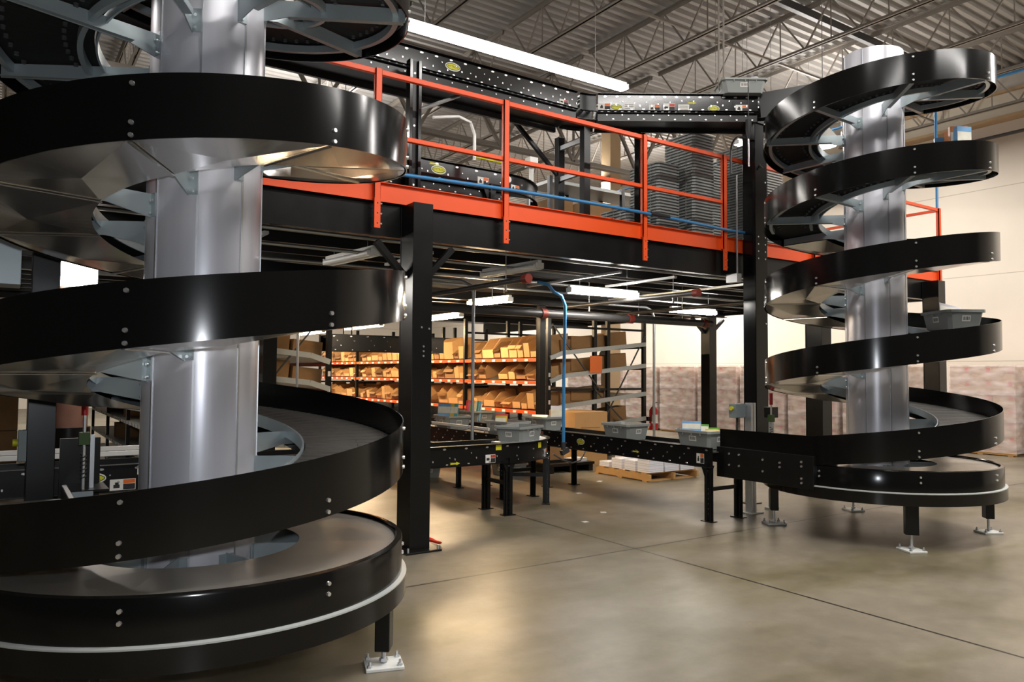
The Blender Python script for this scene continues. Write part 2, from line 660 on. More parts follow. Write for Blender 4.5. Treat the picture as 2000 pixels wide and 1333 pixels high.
def girder(y, label, x0=-3.0, x1=16.9):
    t = thing('joist_girder', label, 'girder', (x0, y, 6.0))
    MB().box(x0, y - 0.09, 5.92, x1, y + 0.09, 5.94).box(x0, y - 0.012, 5.92, x1, y + 0.012, 6.03).build('bottom_chord', 'joist', t)
    MB().box(x0, y - 0.09, 7.50, x1, y + 0.09, 7.53).box(x0, y - 0.012, 7.40, x1, y + 0.012, 7.53).build('top_chord', 'joist', t)
    b = MB()
    k = int((x1 - x0) / 1.85)
    for i in range(k):
        a = x0 + i * 1.85
        b.bar((a, y, 5.95), (a + 0.925, y, 7.48), 0.06, 0.06)
        b.bar((a + 0.925, y, 7.48), (a + 1.85, y, 5.95), 0.06, 0.06)
        b.bar((a + 1.85, y, 5.95), (a + 1.85, y, 7.48), 0.04, 0.04)
    b.build('web', 'joist', t)


girder(12.4, 'heavy pale joist girder with diagonal webs seen above the orange railing')
for i, by in enumerate((3.4, 8.25)):
    tag(MB().bar((-3, by, 6.98), (16.9, by, 6.98), 0.035, 0.035).build('joist_bridging', 'joist'),
        ('thin bridging angle crossing the joists above the near spiral', 'thin bridging angle crossing the joists above the long lit strip lamp')[i], 'bridging', 'joist bridging')
tag(MB().box(-3, 7.47, 7.46, 16.9, 7.55, 7.59).build('roof_beam', 'pipe'), 'dark roof beam running across the joists behind the far spiral top', 'beam')


# ------------------------------------------------------------------ spiral conveyors
RO, RI, RC = 1.04, 0.515, 0.278
PITCH_Z = 0.805


def spiral(label, S, z147, arm0, leg0, phi1, top):
    sx, sy = S
    t = thing('spiral_conveyor', label, 'spiral conveyor', (sx, sy, 0), 'twin spiral conveyors')

    def zt(a):
        return z147 + PITCH_Z * (a + 147) / 360.0

    def zb(a):
        return zt(a) - 0.26
    PHI0 = -540.0

    def pol(r, a, z):
        return (sx + r * math.cos(R(a)), sy + r * math.sin(R(a)), z)
    # centre tube with vertical seams and a band joint
    b = MB().arc(sx, sy, [(RC, 0.30), (RC, top), (RC - 0.006, top), (RC - 0.006, 0.30)], 0, 360, 72, 0, True)
    b.build('centre_tube', 'column', t, smooth=30)
    b = MB()
    for k in range(8):
        a = arm0 + 45 * k + 9
        p = pol(RC + 0.002, a, 0)
        b.bar((p[0], p[1], 0.31), (p[0], p[1], top - 0.005), 0.010, 0.005, upv=(math.cos(R(a)), math.sin(R(a)), 0))
    b.build('tube_seam', 'galv_light', t)
    # outer guard: one helical steel band
    b = MB()
    steps = int((phi1 - PHI0) / 3)
    b.arc(sx, sy, [(RO - 0.005, 0), (RO, 0), (RO, 0.26), (RO - 0.005, 0.26)], PHI0, phi1, steps, 0, True, zb)
    # straight run-out at the bottom, tangent towards +Y
    zz = zb(PHI0)
    ye = sy + 1.06
    xa = sx - RO
    b.box(xa, sy, zz - 0.0, xa + 0.005, ye, zz + 0.26)
    b.build('outer_guard', 'gloss_black', t, smooth=40)
    # belt of slats
    b = MB()
    a = PHI0
    while a < phi1 - 4:
        for (r0, r1) in ((RI + 0.012, 0.80), (0.802, RO - 0.012)):
            v0, v1, v2, v3 = (pol(r0, a, zb(a) + .106), pol(r1, a, zb(a) + .106), pol(r1, a + 4.3, zb(a + 4.3) + .106), pol(r0, a + 4.3, zb(a + 4.3) + .106))
            lo = [(q[0], q[1], q[2] - 0.012) for q in (v0, v1, v2, v3)]
            b.add([v0, v1, v2, v3] + lo, [(0, 1, 2, 3), (4, 7, 6, 5), (0, 4, 5, 1), (1, 5, 6, 2), (2, 6, 7, 3), (3, 7, 4, 0)], 0)
        a += 5
    b.arc(sx, sy, [(RI + 0.012, .094), (RO - 0.008, .094), (RO - 0.008, .088), (RI + 0.012, .088)], PHI0, phi1, steps, 1, True, zb)
    b.build('slat_belt', ['belt', 'belt_gap'], t)
    b = MB().arc(sx, sy, [(RI - 0.004, .05), (RI + 0.006, .05), (RI + 0.006, .118), (RI - 0.004, .118)], PHI0, phi1, steps, 0, True, zb)
    b.build('inner_guide', 'galv', t, smooth=40)
    # galvanised pans under the lower turns, cross-broken, one per 45 degrees
    arms = [arm0 + 45 * k for k in range(-30, 40)]
    open_from = 360 * 2 - 147 + 47 - 147       # angle above which the underside is open
    for a in arms:
        if a < PHI0 or a + 45 > open_from:
            continue
        b = MB()
        am = a + 22.5
        cpt = pol(0.78, am, zb(am) - 0.026)
        out = [pol(RO - 0.012, a + 45 * i / 9, zb(a + 45 * i / 9) + 0.004) for i in range(10)]
        inn = [pol(RI, a + 45 - 45 * i / 9, zb(a + 45 - 45 * i / 9) + 0.004) for i in range(10)]
        rim = out + inn
        vs_ = [cpt] + rim + [(q[0], q[1], q[2] + 0.003) for q in rim]
        nr = len(rim)
        fs_ = [(0, 1 + i, 1 + (i + 1) % nr) for i in range(nr)]
        b.add(vs_, fs_, 0)
        p_, q_ = pol(RI, a + .6, zb(a) - .001), pol(RO - .014, a + .4, zb(a) - .001)
        b.bar(p_, q_, .016, .004)
        b.build('underside_pan', 'pan', t)
    # open underside of the top turns: chain carrier with studs
    b = MB()
    st2 = int((phi1 - open_from) / 3)
    b.arc(sx, sy, [(0.955, .03), (0.985, .03), (0.985, .075), (0.955, .075)], open_from, phi1, st2, 0, True, zb)
    b.arc(sx, sy, [(0.575, .03), (0.60, .03), (0.60, .075), (0.575, .075)], open_from, phi1, st2, 0, True, zb)
    b.build('chain_rail', 'galv', t, smooth=40)
    b = Dots()
    a = open_from
    while a < phi1:
        for r in (0.655, 0.905):
            b.disc(pol(r, a, zb(a) + 0.087), (0, 0, -1), 0.013, 0.016, 6)
        a += 5
    b.build('chain_stud', 'pipe', t, 130)
    # arms from the tube to the band
    for a in arms:
        if a < PHI0 + 20 or a > phi1 - 5:
            continue
        b = MB()
        z = zb(a)
        ca, sa = math.cos(R(a)), math.sin(R(a))
        tx, ty = -sa * 0.003, ca * 0.003
        closed = a + 45 <= open_from + 44
        lo = z + (.012 if closed else 0)
        pr = [(RC - 0.004, z - 0.035), (RI - 0.02 if closed else RC + 0.13, lo - .002), (RO - 0.02, lo + 0.002), (RO - 0.02, z + 0.075), (RC + 0.13, z + 0.085), (RC - 0.004, z + 0.085)]
        vs_ = [(sx + r * ca + s * tx, sy + r * sa + s * ty, h) for s in (-1, 1) for r, h in pr]
        b.add(vs_, [(0, 1, 2, 5), (2, 3, 4, 5), (6, 11, 8, 7), (8, 11, 10, 9)] + [(i, 6 + i, 6 + (i + 1) % 6, (i + 1) % 6) for i in range(6)])
        nx, ny = -sa, ca
        for zf_, wf in (((z + 0.004, 0.036),) if not closed else ()):
            p0 = Vector((sx + (RC + 0.12) * ca + nx * 0.018, sy + (RC + 0.12) * sa + ny * 0.018, zf_))
            p1 = Vector((sx + (RO - 0.03) * ca + nx * 0.018, sy + (RO - 0.03) * sa + ny * 0.018, zf_))
            b.bar(p0, p1, wf, 0.004)
        p = pol(RC + 0.003, a, 0)
        b.bar((p[0] + nx * .02, p[1] + ny * .02, z - 0.03), (p[0] + nx * .02, p[1] + ny * .02, z + 0.085), 0.05, 0.005, upv=(ca, sa, 0))
        b.build('support_arm', 'galv', t)
    # bolts on the outer band
    b = Dots()
    for i, a in enumerate(arms):
        if a < PHI0 + 25 or a > phi1 - 5:
            continue
        hs = [0.022, 0.072] + ([0.225] if i % 2 == 0 else [])
        for h in hs:
            nrm = (math.cos(R(a)), math.sin(R(a)), 0)
            b.disc(pol(RO, a + 1.0, zb(a) + h), nrm, 0.0105, 0.009, 8)
    for k in range(8):
        a = arm0 + 45 * k
        nrm = (math.cos(R(a)), math.sin(R(a)), 0)
        for h in (0.575 + z147 - 1.758, 0.53 + z147 - 1.758):
            b.disc(pol(RO, a + 1.5, h), nrm, 0.0105, 0.009, 8)
    for a in arms:
        if a < PHI0 + 20 or a > phi1 - 5:
            continue
        nrm = (math.cos(R(a)), math.sin(R(a)), 0)
        for h in (-0.012, 0.05):
            b.disc(pol(RC + 0.006, a + 3.5, zb(a) + h), nrm, 0.009, 0.010, 6)
    b.build('bolt', 'bolt', t)
    # base: drum ring, lower ring, cross-broken skin, spokes, legs
    dz = z147 - 1.758
    b = MB().arc(sx, sy, [(RO - 0.006, .43 + dz), (RO, .43 + dz), (RO, .612 + dz), (RO - 0.004, .622 + dz), (RO - 0.03, .626 + dz), (RO - 0.034, .618 + dz), (RO - 0.006, .61 + dz)], 0, 360, 96)
    b.build('base_drum', 'gloss_black', t, smooth=35)
    b = MB().arc(sx, sy, [(RO - 0.01, .335 + dz), (RO + 0.022, .335 + dz), (RO + 0.022, .433 + dz), (RO - 0.01, .433 + dz)], 0, 360, 96)
    b.build('base_ring', 'gloss_black', t, smooth=35)
    b = MB().arc(sx, sy, [(RO - 0.002, .434 + dz), (RO + 0.024, .434 + dz), (RO + 0.024, .441 + dz), (RO - 0.002, .445 + dz)], 0, 360, 96)
    b.build('ring_lip', 'shelf_grey', t, smooth=35)
    for k in range(8):
        a = arm0 + 45 * k
        b = MB()
        cpt = pol(0.80, a + 22.5, .607 + dz)
        rim = [pol(RO - 0.02, a + 5 * i, .60 + dz) for i in range(10)] + [pol(RI - 0.01, a + 45 - 5 * i, .60 + dz) for i in range(10)]
        nr = len(rim)
        b.add([cpt] + rim, [(0, 1 + i, 1 + (i + 1) % nr) for i in range(nr)])
        b.build('base_skin', 'skin', t)
        b = MB().bar(pol(RC, a, .545 + dz), pol(RO - 0.03, a, .545 + dz), 0.006, 0.10)
        p = pol(RC + 0.004, a, .545 + dz)
        b.bar((p[0], p[1], .43 + dz), (p[0], p[1], .59 + dz), 0.08, 0.006, upv=(math.cos(R(a)), math.sin(R(a)), 0))
        b.build('base_spoke', 'galv', t)
    b = MB().arc(sx, sy, [(RC - 0.005, .36 + dz), (RO - 0.02, .36 + dz), (RO - 0.02, .365 + dz), (RC - 0.005, .365 + dz)], 0, 360, 72)
    b.build('base_floor', 'galv', t)
    for k in range(4):
        a = leg0 + 90 * k
        x, y, _ = pol(0.97, a, 0)
        lg = MB()
        ca, sa = math.cos(R(a)), math.sin(R(a))
        lg.bar((x, y, 0.085 + dz), (x, y, .345 + dz), 0.105, 0.075, upv=(ca, sa, 0))
        leg = lg.build('leg', 'black', t, bevel=0.006)
        s = MB().tube([(x, y, 0.02), (x, y, 0.12 + dz)], 0.012, 10)
        s.disc((x, y, 0.028), (0, 0, 1), 0.024, 0.014, 6)
        s.build('levelling_screw', 'galv_light', leg, smooth=30)
        f = MB()
        ra = R(a + 18)
        e1 = Vector((math.cos(ra), math.sin(ra), 0))
        f.bar(Vector((x, y, 0.009)) - e1 * 0.095, Vector((x, y, 0.009)) + e1 * 0.095, 0.16, 0.018)
        e2 = Vector((-math.sin(ra), math.cos(ra), 0))
        fp = f.build('foot_plate', 'white_paint', leg, bevel=0.004)
        for u, v_ in ((-1, -1), (-1, 1), (1, -1), (1, 1)):
            q = Vector((x, y, 0.018)) + e1 * 0.075 * u + e2 * 0.058 * v_
            MB().tube([q, q + Vector((0, 0, 0.03))], 0.007, 6).disc(q, (0, 0, 1), 0.014, 0.012, 6).build('anchor_bolt', 'galv_light', leg)
    return t, zt, pol


S1 = (0.8697, 4.1435)
S2 = (7.1247, 4.1366)
sp1, zt1, pol1 = spiral('nearer black spiral conveyor round a thick galvanised tube, standing close by', S1, 1.758, -118, -36, 1136, 4.75)
sp2, zt2, pol2 = spiral('whole black spiral conveyor farther off, its tube top in view below the roof', S2, 1.812, -133.3, -45, 1136, 4.66)

# bed plate of each spiral's run-out
for sp, S, dz, far in ((sp1, S1, 0.0, False), (sp2, S2, 0.054, True)):
    x0 = S[0] - RO
    b = MB().box(x0 - 0.03, S[1] - 0.02, .40 + dz, x0 + 0.004, S[1] + 1.08, .70 + dz)
    b.box(x0, S[1] + 0.15, .42 + dz, x0 + 0.52, S[1] + 1.08, .60 + dz)
    b.box(x0 + .50, S[1] + 0.10, .42 + dz, x0 + 0.53, S[1] + 1.08, .80 + dz)
    b.build('outfeed_bed', 'black', sp, bevel=0.004)
    b = MB().box(x0 + .02, S[1] + 0.02, .70 + dz, x0 + .50, S[1] + 1.08, .722 + dz)
    b.build('outfeed_belt', 'belt', sp)
    b = Dots()
    for yy, zz in ((0.1, .64), (0.1, .60), (0.1, .49), (0.1, .45), (0.33, .61), (0.33, .57), (0.52, .62), (0.52, .51), (0.80, .64), (0.80, .53), (0.92, .64), (0.92, .53)):
        b.disc((x0 - 0.03, S[1] + yy, zz + dz), (-1, 0, 0), 0.012, 0.009, 8)
    b.build('bolt', 'bolt', sp)


# ------------------------------------------------------------------ stickers
def sticker(parent, P, e, w, h, kind):
    """flat label on a face; e is the horizontal direction running right as one looks at it"""
    P, e = Vector(P), Vector(e).normalized()
    z = Vector((0, 0, 1))
    nrm = e.cross(z)
    b = MB()

    def q(u0, v0, u1, v1, mi, lift=0.0015):
        c = [P + e * (w * u) + z * (h * v) + nrm * l for l in (0, lift) for u, v in ((u0, v0), (u1, v0), (u1, v1), (u0, v1))]
        b.add(c, [(4, 5, 6, 7), (0, 1, 5, 4), (1, 2, 6, 5), (2, 3, 7, 6), (3, 0, 4, 7)], mi)
    if kind == 'warning':
        q(-.5, -.5, .5, .5, 0)
        q(.02, .1, .48, .46, 1, .0022)
        q(.02, -.46, .48, .06, 2, .0022)
        q(-.36, -.3, -.12, .02, 2, .0022)
        q(-.30, 0, -.16, .22, 2, .0022)
        return b.build('warning_label', ['label', 'label_orange', 'ink'], parent)
    if kind == 'danger':
        q(-.5, -.5, .5, .5, 0)
        q(.02, .1, .48, .46, 1, .0022)
        q(.02, -.46, .48, .06, 2, .0022)
        q(-.40, -.2, -.10, .1, 2, .0022)
        return b.build('danger_label', ['label', 'label_red', 'ink'], parent)
    if kind == 'white':
        q(-.5, -.5, .5, .5, 0)
        for v in (-.2, .05, .28):
            q(-.4, v - .03, .4, v + .03, 1, .0022)
        return b.build('notice_label', ['label', 'ink'], parent)
    if kind == 'barcode':
        q(-.5, -.5, .5, .5, 0)
        for u in (-.36, -.27, -.2, -.08, .0, .1, .16, .27, .36):
            q(u - .022, -.28, u + .022, .34, 1, .0022)
        return b.build('barcode_label', ['label', 'ink'], parent)
    if kind == 'yellow':
        q(-.5, -.5, .5, .5, 0)
        return b.build('yellow_sticker', ['yellow'], parent)
    if kind == 'arrow':
        pts = [(-.5, -.28), (.12, -.22), (.12, -.5), (.5, 0), (.12, .5), (.12, .22), (-.5, .28), (-.36, 0)]
        c = [P + e * (w * u) + z * (h * v) + nrm * .0015 for u, v in pts]
        b.add(c, [(0, 1, 5, 7), (5, 6, 7), (2, 3, 4), (1, 2, 4, 5)], 0)
        return b.build('arrow_sticker', ['yellow'], parent, recalc=False)
    if kind == 'logo':
        b.disc(P, nrm, w / 2, 0.0015, 24, 0, h / 2)
        b.disc(P + nrm * 0.001, nrm, w * .46, 0.0015, 24, 1, h * .40)
        b.disc(P + nrm * 0.002, nrm, w * .42, 0.0012, 24, 2, h * .33)
        o = b.build('logo_sticker', ['label', 'green_ink', 'yellow'], parent)
        rz = math.atan2(e.y, e.x)
        text_mesh('logo_lettering', 'HYTROL', h * 0.36, 'green_ink', o, P + nrm * 0.0036, (PI / 2, 0, rz), 0.0003)
        return o


# ------------------------------------------------------------------ conveyors
def rail_profile(b, p0, p1, nrm, h):
    """channel: web with top and bottom flanges turned outward along nrm"""
    p0, p1, nrm = Vector(p0), Vector(p1), Vector(nrm)
    b.bar(p0 + Vector((0, 0, -h / 2)), p1 + Vector((0, 0, -h / 2)), 0.004, h)
    for dz in (-0.002, -h + 0.002):
        b.bar(p0 + nrm * 0.016 + Vector((0, 0, dz)), p1 + nrm * 0.016 + Vector((0, 0, dz)), 0.034, 0.004)


def conveyor(name, label, A, B, width, ztop, h, group=None, pitch=0.10, hole=0.25, low=0.0, legs=(), legz=0.0, stickers=(), seed=1, roller_mat='galv_light', deck=None, paint='black'):
    """straight roller conveyor; A->B is its centre line, the first side is on the right of A->B"""
    rnd = random.Random(seed)
    A, B = Vector((*A, 0)), Vector((*B, 0))
    d = (B - A).normalized()
    L = (B - A).length
    nr = Vector((d.y, -d.x, 0))
    t = thing(name, label, 'conveyor', (A.x, A.y, legz), group)
    for s in (1, -1):
        b = MB()
        o = nr * (s * width / 2)
        rail_profile(b, A + o + Vector((0, 0, ztop)), B + o + Vector((0, 0, ztop)), nr * s, h)
        rail = b.build('side_channel', paint, t)
        b = Dots()
        k = 0
        u = 0.08
        while u < L - 0.05:
            P = A + d * u + o + nr * (s * 0.002)
            b.disc(P + Vector((0, 0, ztop - 0.030)), nr * s, 0.021, 0.003, 10, 0, 0.011)  # bright oval disc imitates light showing in an axle hole
            if rnd.random() < .8:
                b.disc(P + d * .06 + Vector((0, 0, ztop - 0.07 - rnd.random() * .05)), nr * s, 0.007, 0.006, 6)
            if rnd.random() < .8:
                b.disc(P + d * .12 + Vector((0, 0, ztop - h * .62 - rnd.random() * .02)), nr * s, 0.008, 0.006, 6, 0, 0.012)
            b.disc(P + d * .03 + Vector((0, 0, ztop - h + 0.022)), nr * s, 0.017, 0.003, 8, 0, 0.008)
            u += hole
            k += 1
        b.build('bolt_and_lit_hole', 'bolt', rail)
        # small punched holes
    r0 = None
    nroll = min(96, int((L - 0.1) / pitch)) if not deck else 0
    for k in range(nroll):
        u = 0.06 + (L - 0.12) * k / max(1, nroll - 1)
        P = A + d * u + Vector((0, 0, ztop - 0.034))
        if r0 is None:
            w2 = nr * (width / 2 - 0.006)
            r0 = MB().tube([P - w2, P + w2], 0.024, 10).build('roller', roller_mat, t, smooth=40)
            first = P.copy()
        else:
            c = r0.copy()
            C.objects.link(c)
            c.parent = t
            c.location = P - first
    if deck:
        MB().bar(A + Vector((0, 0, ztop - 0.047)), B + Vector((0, 0, ztop - 0.047)), width - 0.02, 0.010).build('belt', deck, t)
    if low:
        b = MB()
        for s in (1, -1):
            o = nr * (s * (width / 2 - 0.03))
            rail_profile(b, A + o + Vector((0, 0, ztop - h - 0.01)), B + o + Vector((0, 0, ztop - h - 0.01)), nr * s, low)
        b.bar(A + Vector((0, 0, ztop - h - low * .7)), B + Vector((0, 0, ztop - h - low * .7)), width - .12, 0.012)
        b.build('return_bed', 'black', t)
        b = Dots()
        u = 0.1
        while u < L - .05:
            for s in (1, -1):
                P = A + d * u + nr * (s * (width / 2 - 0.028))
                b.disc(P + Vector((0, 0, ztop - h - low * .35)), nr * s, 0.008, 0.006, 6)
                b.disc(P + d * .07 + Vector((0, 0, ztop - h - low * .8)), nr * s, 0.013, 0.005, 8, 0, 0.008)
            u += 0.17
        b.build('bolt_and_lit_hole', 'bolt', t)
    for u in legs:
        P = A + d * u
        stand(t, P, nr, width, ztop - h, legz)
    for (u, dz, w, hh, kind, side) in stickers:
        e = d * side
        P = A + d * u + nr * (side * (width / 2 + 0.003)) + Vector((0, 0, ztop + dz))
        sticker(t, P, e, w, hh, kind)
    return t


def stand(t, P, nr, width, zt_, z0):
    d = Vector((-nr.y, nr.x, 0))
    for s in (1, -1):
        q = P + nr * (s * (width / 2 - 0.01))
        b = MB()
        b.bar(q + Vector((0, 0, z0 + 0.008)), q + Vector((0, 0, zt_ + 0.05)), 0.012, 0.075, upv=nr, off=(0, 0))
        b.bar(q + d * .036 + Vector((0, 0, z0 + 0.008)), q + d * .036 + Vector((0, 0, zt_ + .02)), 0.006, 0.04, upv=d)
        b.bar(q - d * .036 + Vector((0, 0, z0 + 0.008)), q - d * .036 + Vector((0, 0, zt_ + .02)), 0.006, 0.04, upv=d)
        b.bar(q + Vector((0, 0, z0 + 0.008)), q + Vector((0, 0, zt_ + 0.05)), 0.074, 0.03, upv=nr)
        b.add([q + nr * (s * .02) + d * a + Vector((0, 0, zt_ + zz)) for a, zz in ((-.09, .03), (.09, .03), (.04, -.09), (-.04, -.09))], [(0, 1, 2, 3)])
        leg = b.build('leg', 'black', t)
        hb = Dots()
        for k in range(6):
            hb.disc(q + nr * (s * .016) + Vector((0, 0, z0 + 0.08 + k * 0.05)), nr * s, 0.008, 0.002, 6, 0, .012)
        hb.disc(q + nr * (s * .021) + Vector((0, 0, zt_ - .03)), nr * s, 0.012, 0.006, 8)
        hb.build('slot', 'bolt', leg)
        MB().bar(q + Vector((0, 0, z0 + 0.004)) - d * .07, q + Vector((0, 0, z0 + 0.004)) + d * .07, 0.09, 0.008).build('foot_plate', 'black', leg)
    zc = z0 + (zt_ - z0) * .60
    MB().bar(P - nr * (width / 2 - .02) + Vector((0, 0, zc)), P + nr * (width / 2 - .02) + Vector((0, 0, zc)), 0.03, 0.04).build('crossbar', 'black', t)


def curve_conveyor(name, label, ctr, ri, ro, a0, a1, ztop, h, legz=0.0, legs=(), group=None, stickers=(), low=0.0, capmat='bolt'):
    cx, cy = ctr
    t = thing(name, label, 'conveyor', (cx, cy, legz), group)
    for r, s in ((ro, 1), (ri, -1)):
        b = MB().arc(cx, cy, [(r - .002, ztop - h), (r + .002, ztop - h), (r + .002, ztop), (r - .002, ztop)], a0, a1, 20)
        b.arc(cx, cy, [(r, ztop - .004), (r + s * .032, ztop - .004), (r + s * .032, ztop), (r, ztop)], a0, a1, 20)
        b.arc(cx, cy, [(r, ztop - h), (r + s * .032, ztop - h), (r + s * .032, ztop - h + .004), (r, ztop - h + .004)], a0, a1, 20)
        b.build('side_channel', 'black', t, smooth=30)
    nb = max(4, int(abs(a1 - a0) / 6))
    for k in range(nb):
        a = a0 + (a1 - a0) * (k + .5) / nb
        ca, sa = math.cos(R(a)), math.sin(R(a))
        MB().tube([(cx + (ri + .01) * ca, cy + (ri + .01) * sa, ztop - .034), (cx + (ro - .01) * ca, cy + (ro - .01) * sa, ztop - .034)], [0.018, 0.026], 10).build('tapered_roller', 'galv_light', t, smooth=40)
    if low:
        b = MB().arc(cx, cy, [(ro - .04, ztop - h - low), (ro - .035, ztop - h - low), (ro - .035, ztop - h), (ro - .04, ztop - h)], a0, a1, 16)
        b.arc(cx, cy, [(ri + .05, ztop - h - low * .7), (ro - .05, ztop - h - low * .7), (ro - .05, ztop - h - low * .7 + .01), (ri + .05, ztop - h - low * .7 + .01)], a0, a1, 16)
        b.build('return_bed', 'black', t, smooth=30)
    b = Dots()
    nb = max(3, int(abs(a1 - a0) / 14))
    for k in range(nb):
        a = a0 + (a1 - a0) * (k + .3) / nb
        nrm = (math.cos(R(a)), math.sin(R(a)), 0)
        b.disc((cx + (ro + .002) * nrm[0], cy + (ro + .002) * nrm[1], ztop - .05 - .03 * (k % 3)), nrm, 0.010, 0.006, 8)
        b.disc((cx + (ro + .002) * nrm[0], cy + (ro + .002) * nrm[1], ztop - h + .03), nrm, 0.008, 0.006, 8)
    b.build('bolt', capmat, t)
    for a in legs:
        ca, sa = math.cos(R(a)), math.sin(R(a))
        P = Vector((cx + (ri + ro) / 2 * ca, cy + (ri + ro) / 2 * sa, 0))
        stand(t, P, Vector((ca, sa, 0)), ro - ri, ztop - h, legz)
    for a, dz, w, hh, kind in stickers:
        nrm = Vector((math.cos(R(a)), math.sin(R(a)), 0))
        e = Vector((0, 0, 1)).cross(nrm)
        sticker(t, Vector((cx, cy, ztop + dz)) + nrm * (ro + .003), e, w, hh, kind)
    return t


FLOORC = 'floor level conveyors'
conveyor('roller_conveyor', 'black conveyor leaving the far spiral, three grey totes riding on it', (6.20, 5.19), (6.20, 11.6), 0.47, 0.745, 0.205, FLOORC,
         0.10, 0.24, legs=(0.06, 2.78), stickers=[(0.16, -.12, .10, .10, 'warning', -1), (1.10, -.135, .11, .03, 'arrow', -1), (1.28 + .8, -.10, .15, .075, 'logo', -1), (2.9, -.06, .09, .06, 'danger', -1)], seed=3, deck='belt')
conveyor('roller_conveyor', 'black floor conveyor running out from behind the tall front column towards the curve', (-2.4, 6.83), (4.5, 6.83), 0.45, 0.75, 0.205, FLOORC,
         0.10, 0.25, legs=(6.85, 4.2, 1.2), stickers=[(6.2, -.175, .12, .035, 'arrow', 1), (6.62, -.15, .12, .085, 'danger', 1), (6.72, -.04, .07, .055, 'yellow', 1),
                                           (3.02, -.095, .19, .085, 'logo', 1), (3.23, -.155, .18, .085, 'warning', 1), (3.36, -.05, .06, .07, 'white', 1)], seed=5, deck='belt')
curve_conveyor('curve_conveyor', 'black ninety degree conveyor curve carrying a grey tote, beside the blue hose', (4.5, 7.505), 0.45, 0.90, -90, 0, 0.75, 0.205, 0, (-38, -2), FLOORC,
               [(-62, -.05, .07, .06, 'yellow'), (-50, -.15, .10, .085, 'warning')])
conveyor('roller_conveyor', 'black conveyor with a white guide rail, feeding the curve from the lit aisle', (5.175, 7.52), (5.175, 12.2), 0.45, 0.75, 0.205, FLOORC,
         0.10, 0.24, legs=(1.0, 3.2), seed=8, deck='belt')
for y0, y1, xx, lb in ((7.75, 9.2, 4.93, 'white guide rail along the conveyor edge behind the tote on the curve'), (9.0, 9.7, 5.44, 'short white guide rail behind the thin upright conduit')):
    g = thing('guide_rail', lb, 'guide rail', (xx, y0, .75), 'white guide rails')
    MB().bar((xx, y0, .80), (xx, y1, .80), .02, .035).build('rail', 'white', g, bevel=.004)
    for yy in (y0 + .1, y1 - .1):
        MB().bar((xx, yy, .745), (xx, yy, .79), .012, .02).build('bracket', 'galv_light', g)
g = thing('guide_rail', 'long white double guide rail left of the near tube, above the yellow oval sticker', 'guide rail', (0.3, 7.12, .75), 'white guide rails')
for yy, zz in ((7.09, .79), (7.45, .80)):
    MB().bar((-.6, yy, zz), (1.6, yy, zz), .02, .04).build('rail', 'white', g, bevel=.004)
for xx in (-.4, .5, 1.4):
    MB().bar((xx, 7.06, .755), (xx, 7.46, .755), .03, .02).build('bracket', 'galv_light', g)

# upper level conveyors
UPC = 'upper level conveyors'
conveyor('roller_conveyor', 'long black roller conveyor high over the orange railing, lit by the long lamp', (0.6, 6.55), (5.14, 6.55), 0.42, 4.55, 0.19, UPC,
         0.075, 0.16, low=0.14, stickers=[(2.98, -.09, .17, .085, 'logo', 1), (4.35, -.15, .12, .05, 'danger', 1)], seed=11, paint='gloss_black')
dv = Vector((.83, -.56, 0)).normalized()
nv = Vector((.56, .83, 0)).normalized()
pA = Vector((5.365, 6.26, 0)) + nv * .21
pB = Vector((6.82, 5.278, 0)) + nv * .21
conveyor('roller_conveyor', 'black high conveyor section with white and orange labels, feeding the far spiral top', pA[:2], pB[:2], 0.42, 4.555, 0.19, UPC,
         0.075, 0.13, low=0.10, stickers=[(.07, -.14, .13, .07, 'warning', 1), (.20, -.145, .14, .075, 'logo', 1), (.34, -.145, .12, .085, 'white', 1), (.62, -.15, .12, .07, 'warning', 1), (.78, -.145, .13, .085, 'danger', 1), (.94, -.155, .12, .085, 'white', 1), (1.03, -.095, .10, .03, 'arrow', 1), (1.27, -.155, .13, .075, 'logo', 1), (1.58, -.15, .14, .075, 'warning', 1)], seed=12, paint='gloss_black')
# the bend between them
cxb, cyb = 5.12, 6.26 - 1.0
curve_conveyor('curve_conveyor', 'black high conveyor bend at the end of the long lit lamp', (5.16, 5.99), 0.35, 0.77, 88, 56, 4.55, 0.19, 0, (), UPC, (), 0.10)
# guards from the high conveyor into the spiral
g = MB()
q0 = Vector((6.84, 5.265, 0))
for off, z0, z1 in ((0.0, 4.30, 4.58), (0.44, 4.40, 4.62)):
    a = q0 + nv * off
    e = a + (dv * .55 - nv * .20 if not off else dv * .80 - nv * .14)
    g.bar(a + Vector((0, 0, (z0 + z1) / 2)), e + Vector((0, 0, (z0 + z1) / 2 + .04)), 0.006, z1 - z0)
g.bar(q0 + nv * .22 + Vector((0, 0, 4.45)), q0 + dv * .6 + Vector((0, 0, 4.48)), .40, .02)
g.build('infeed_guard', 'black', sp2)
# conveyor lying on the mezzanine, bending away
conveyor('roller_conveyor', 'black conveyor on the raised deck behind the railing, with yellow oval sticker', (0.9, 6.52), (4.15, 6.52), 0.42, 3.50, 0.185, UPC,
         0.10, 0.22, low=0.10, legs=(2.2, 3.1), legz=3.0, stickers=[(2.47, -.035, .11, .035, 'arrow', 1), (2.52, -.085, .16, .085, 'logo', 1), (3.02, -.12, .13, .075, 'warning', 1)], seed=14, paint='gloss_black')
cc = curve_conveyor('curve_conveyor', 'black conveyor bend on the raised deck, ending beside the ladder frame', (4.15, 7.10), 0.37, 0.79, -90, -15, 3.50, 0.185, 3.0, (-30,), UPC,
                    [(-78, -.13, .12, .06, 'warning')])
MB().disc((4.22, 6.305, 3.44), (0, -1, 0), .035, .01, 20).build('round_reflector', 'white', cc)


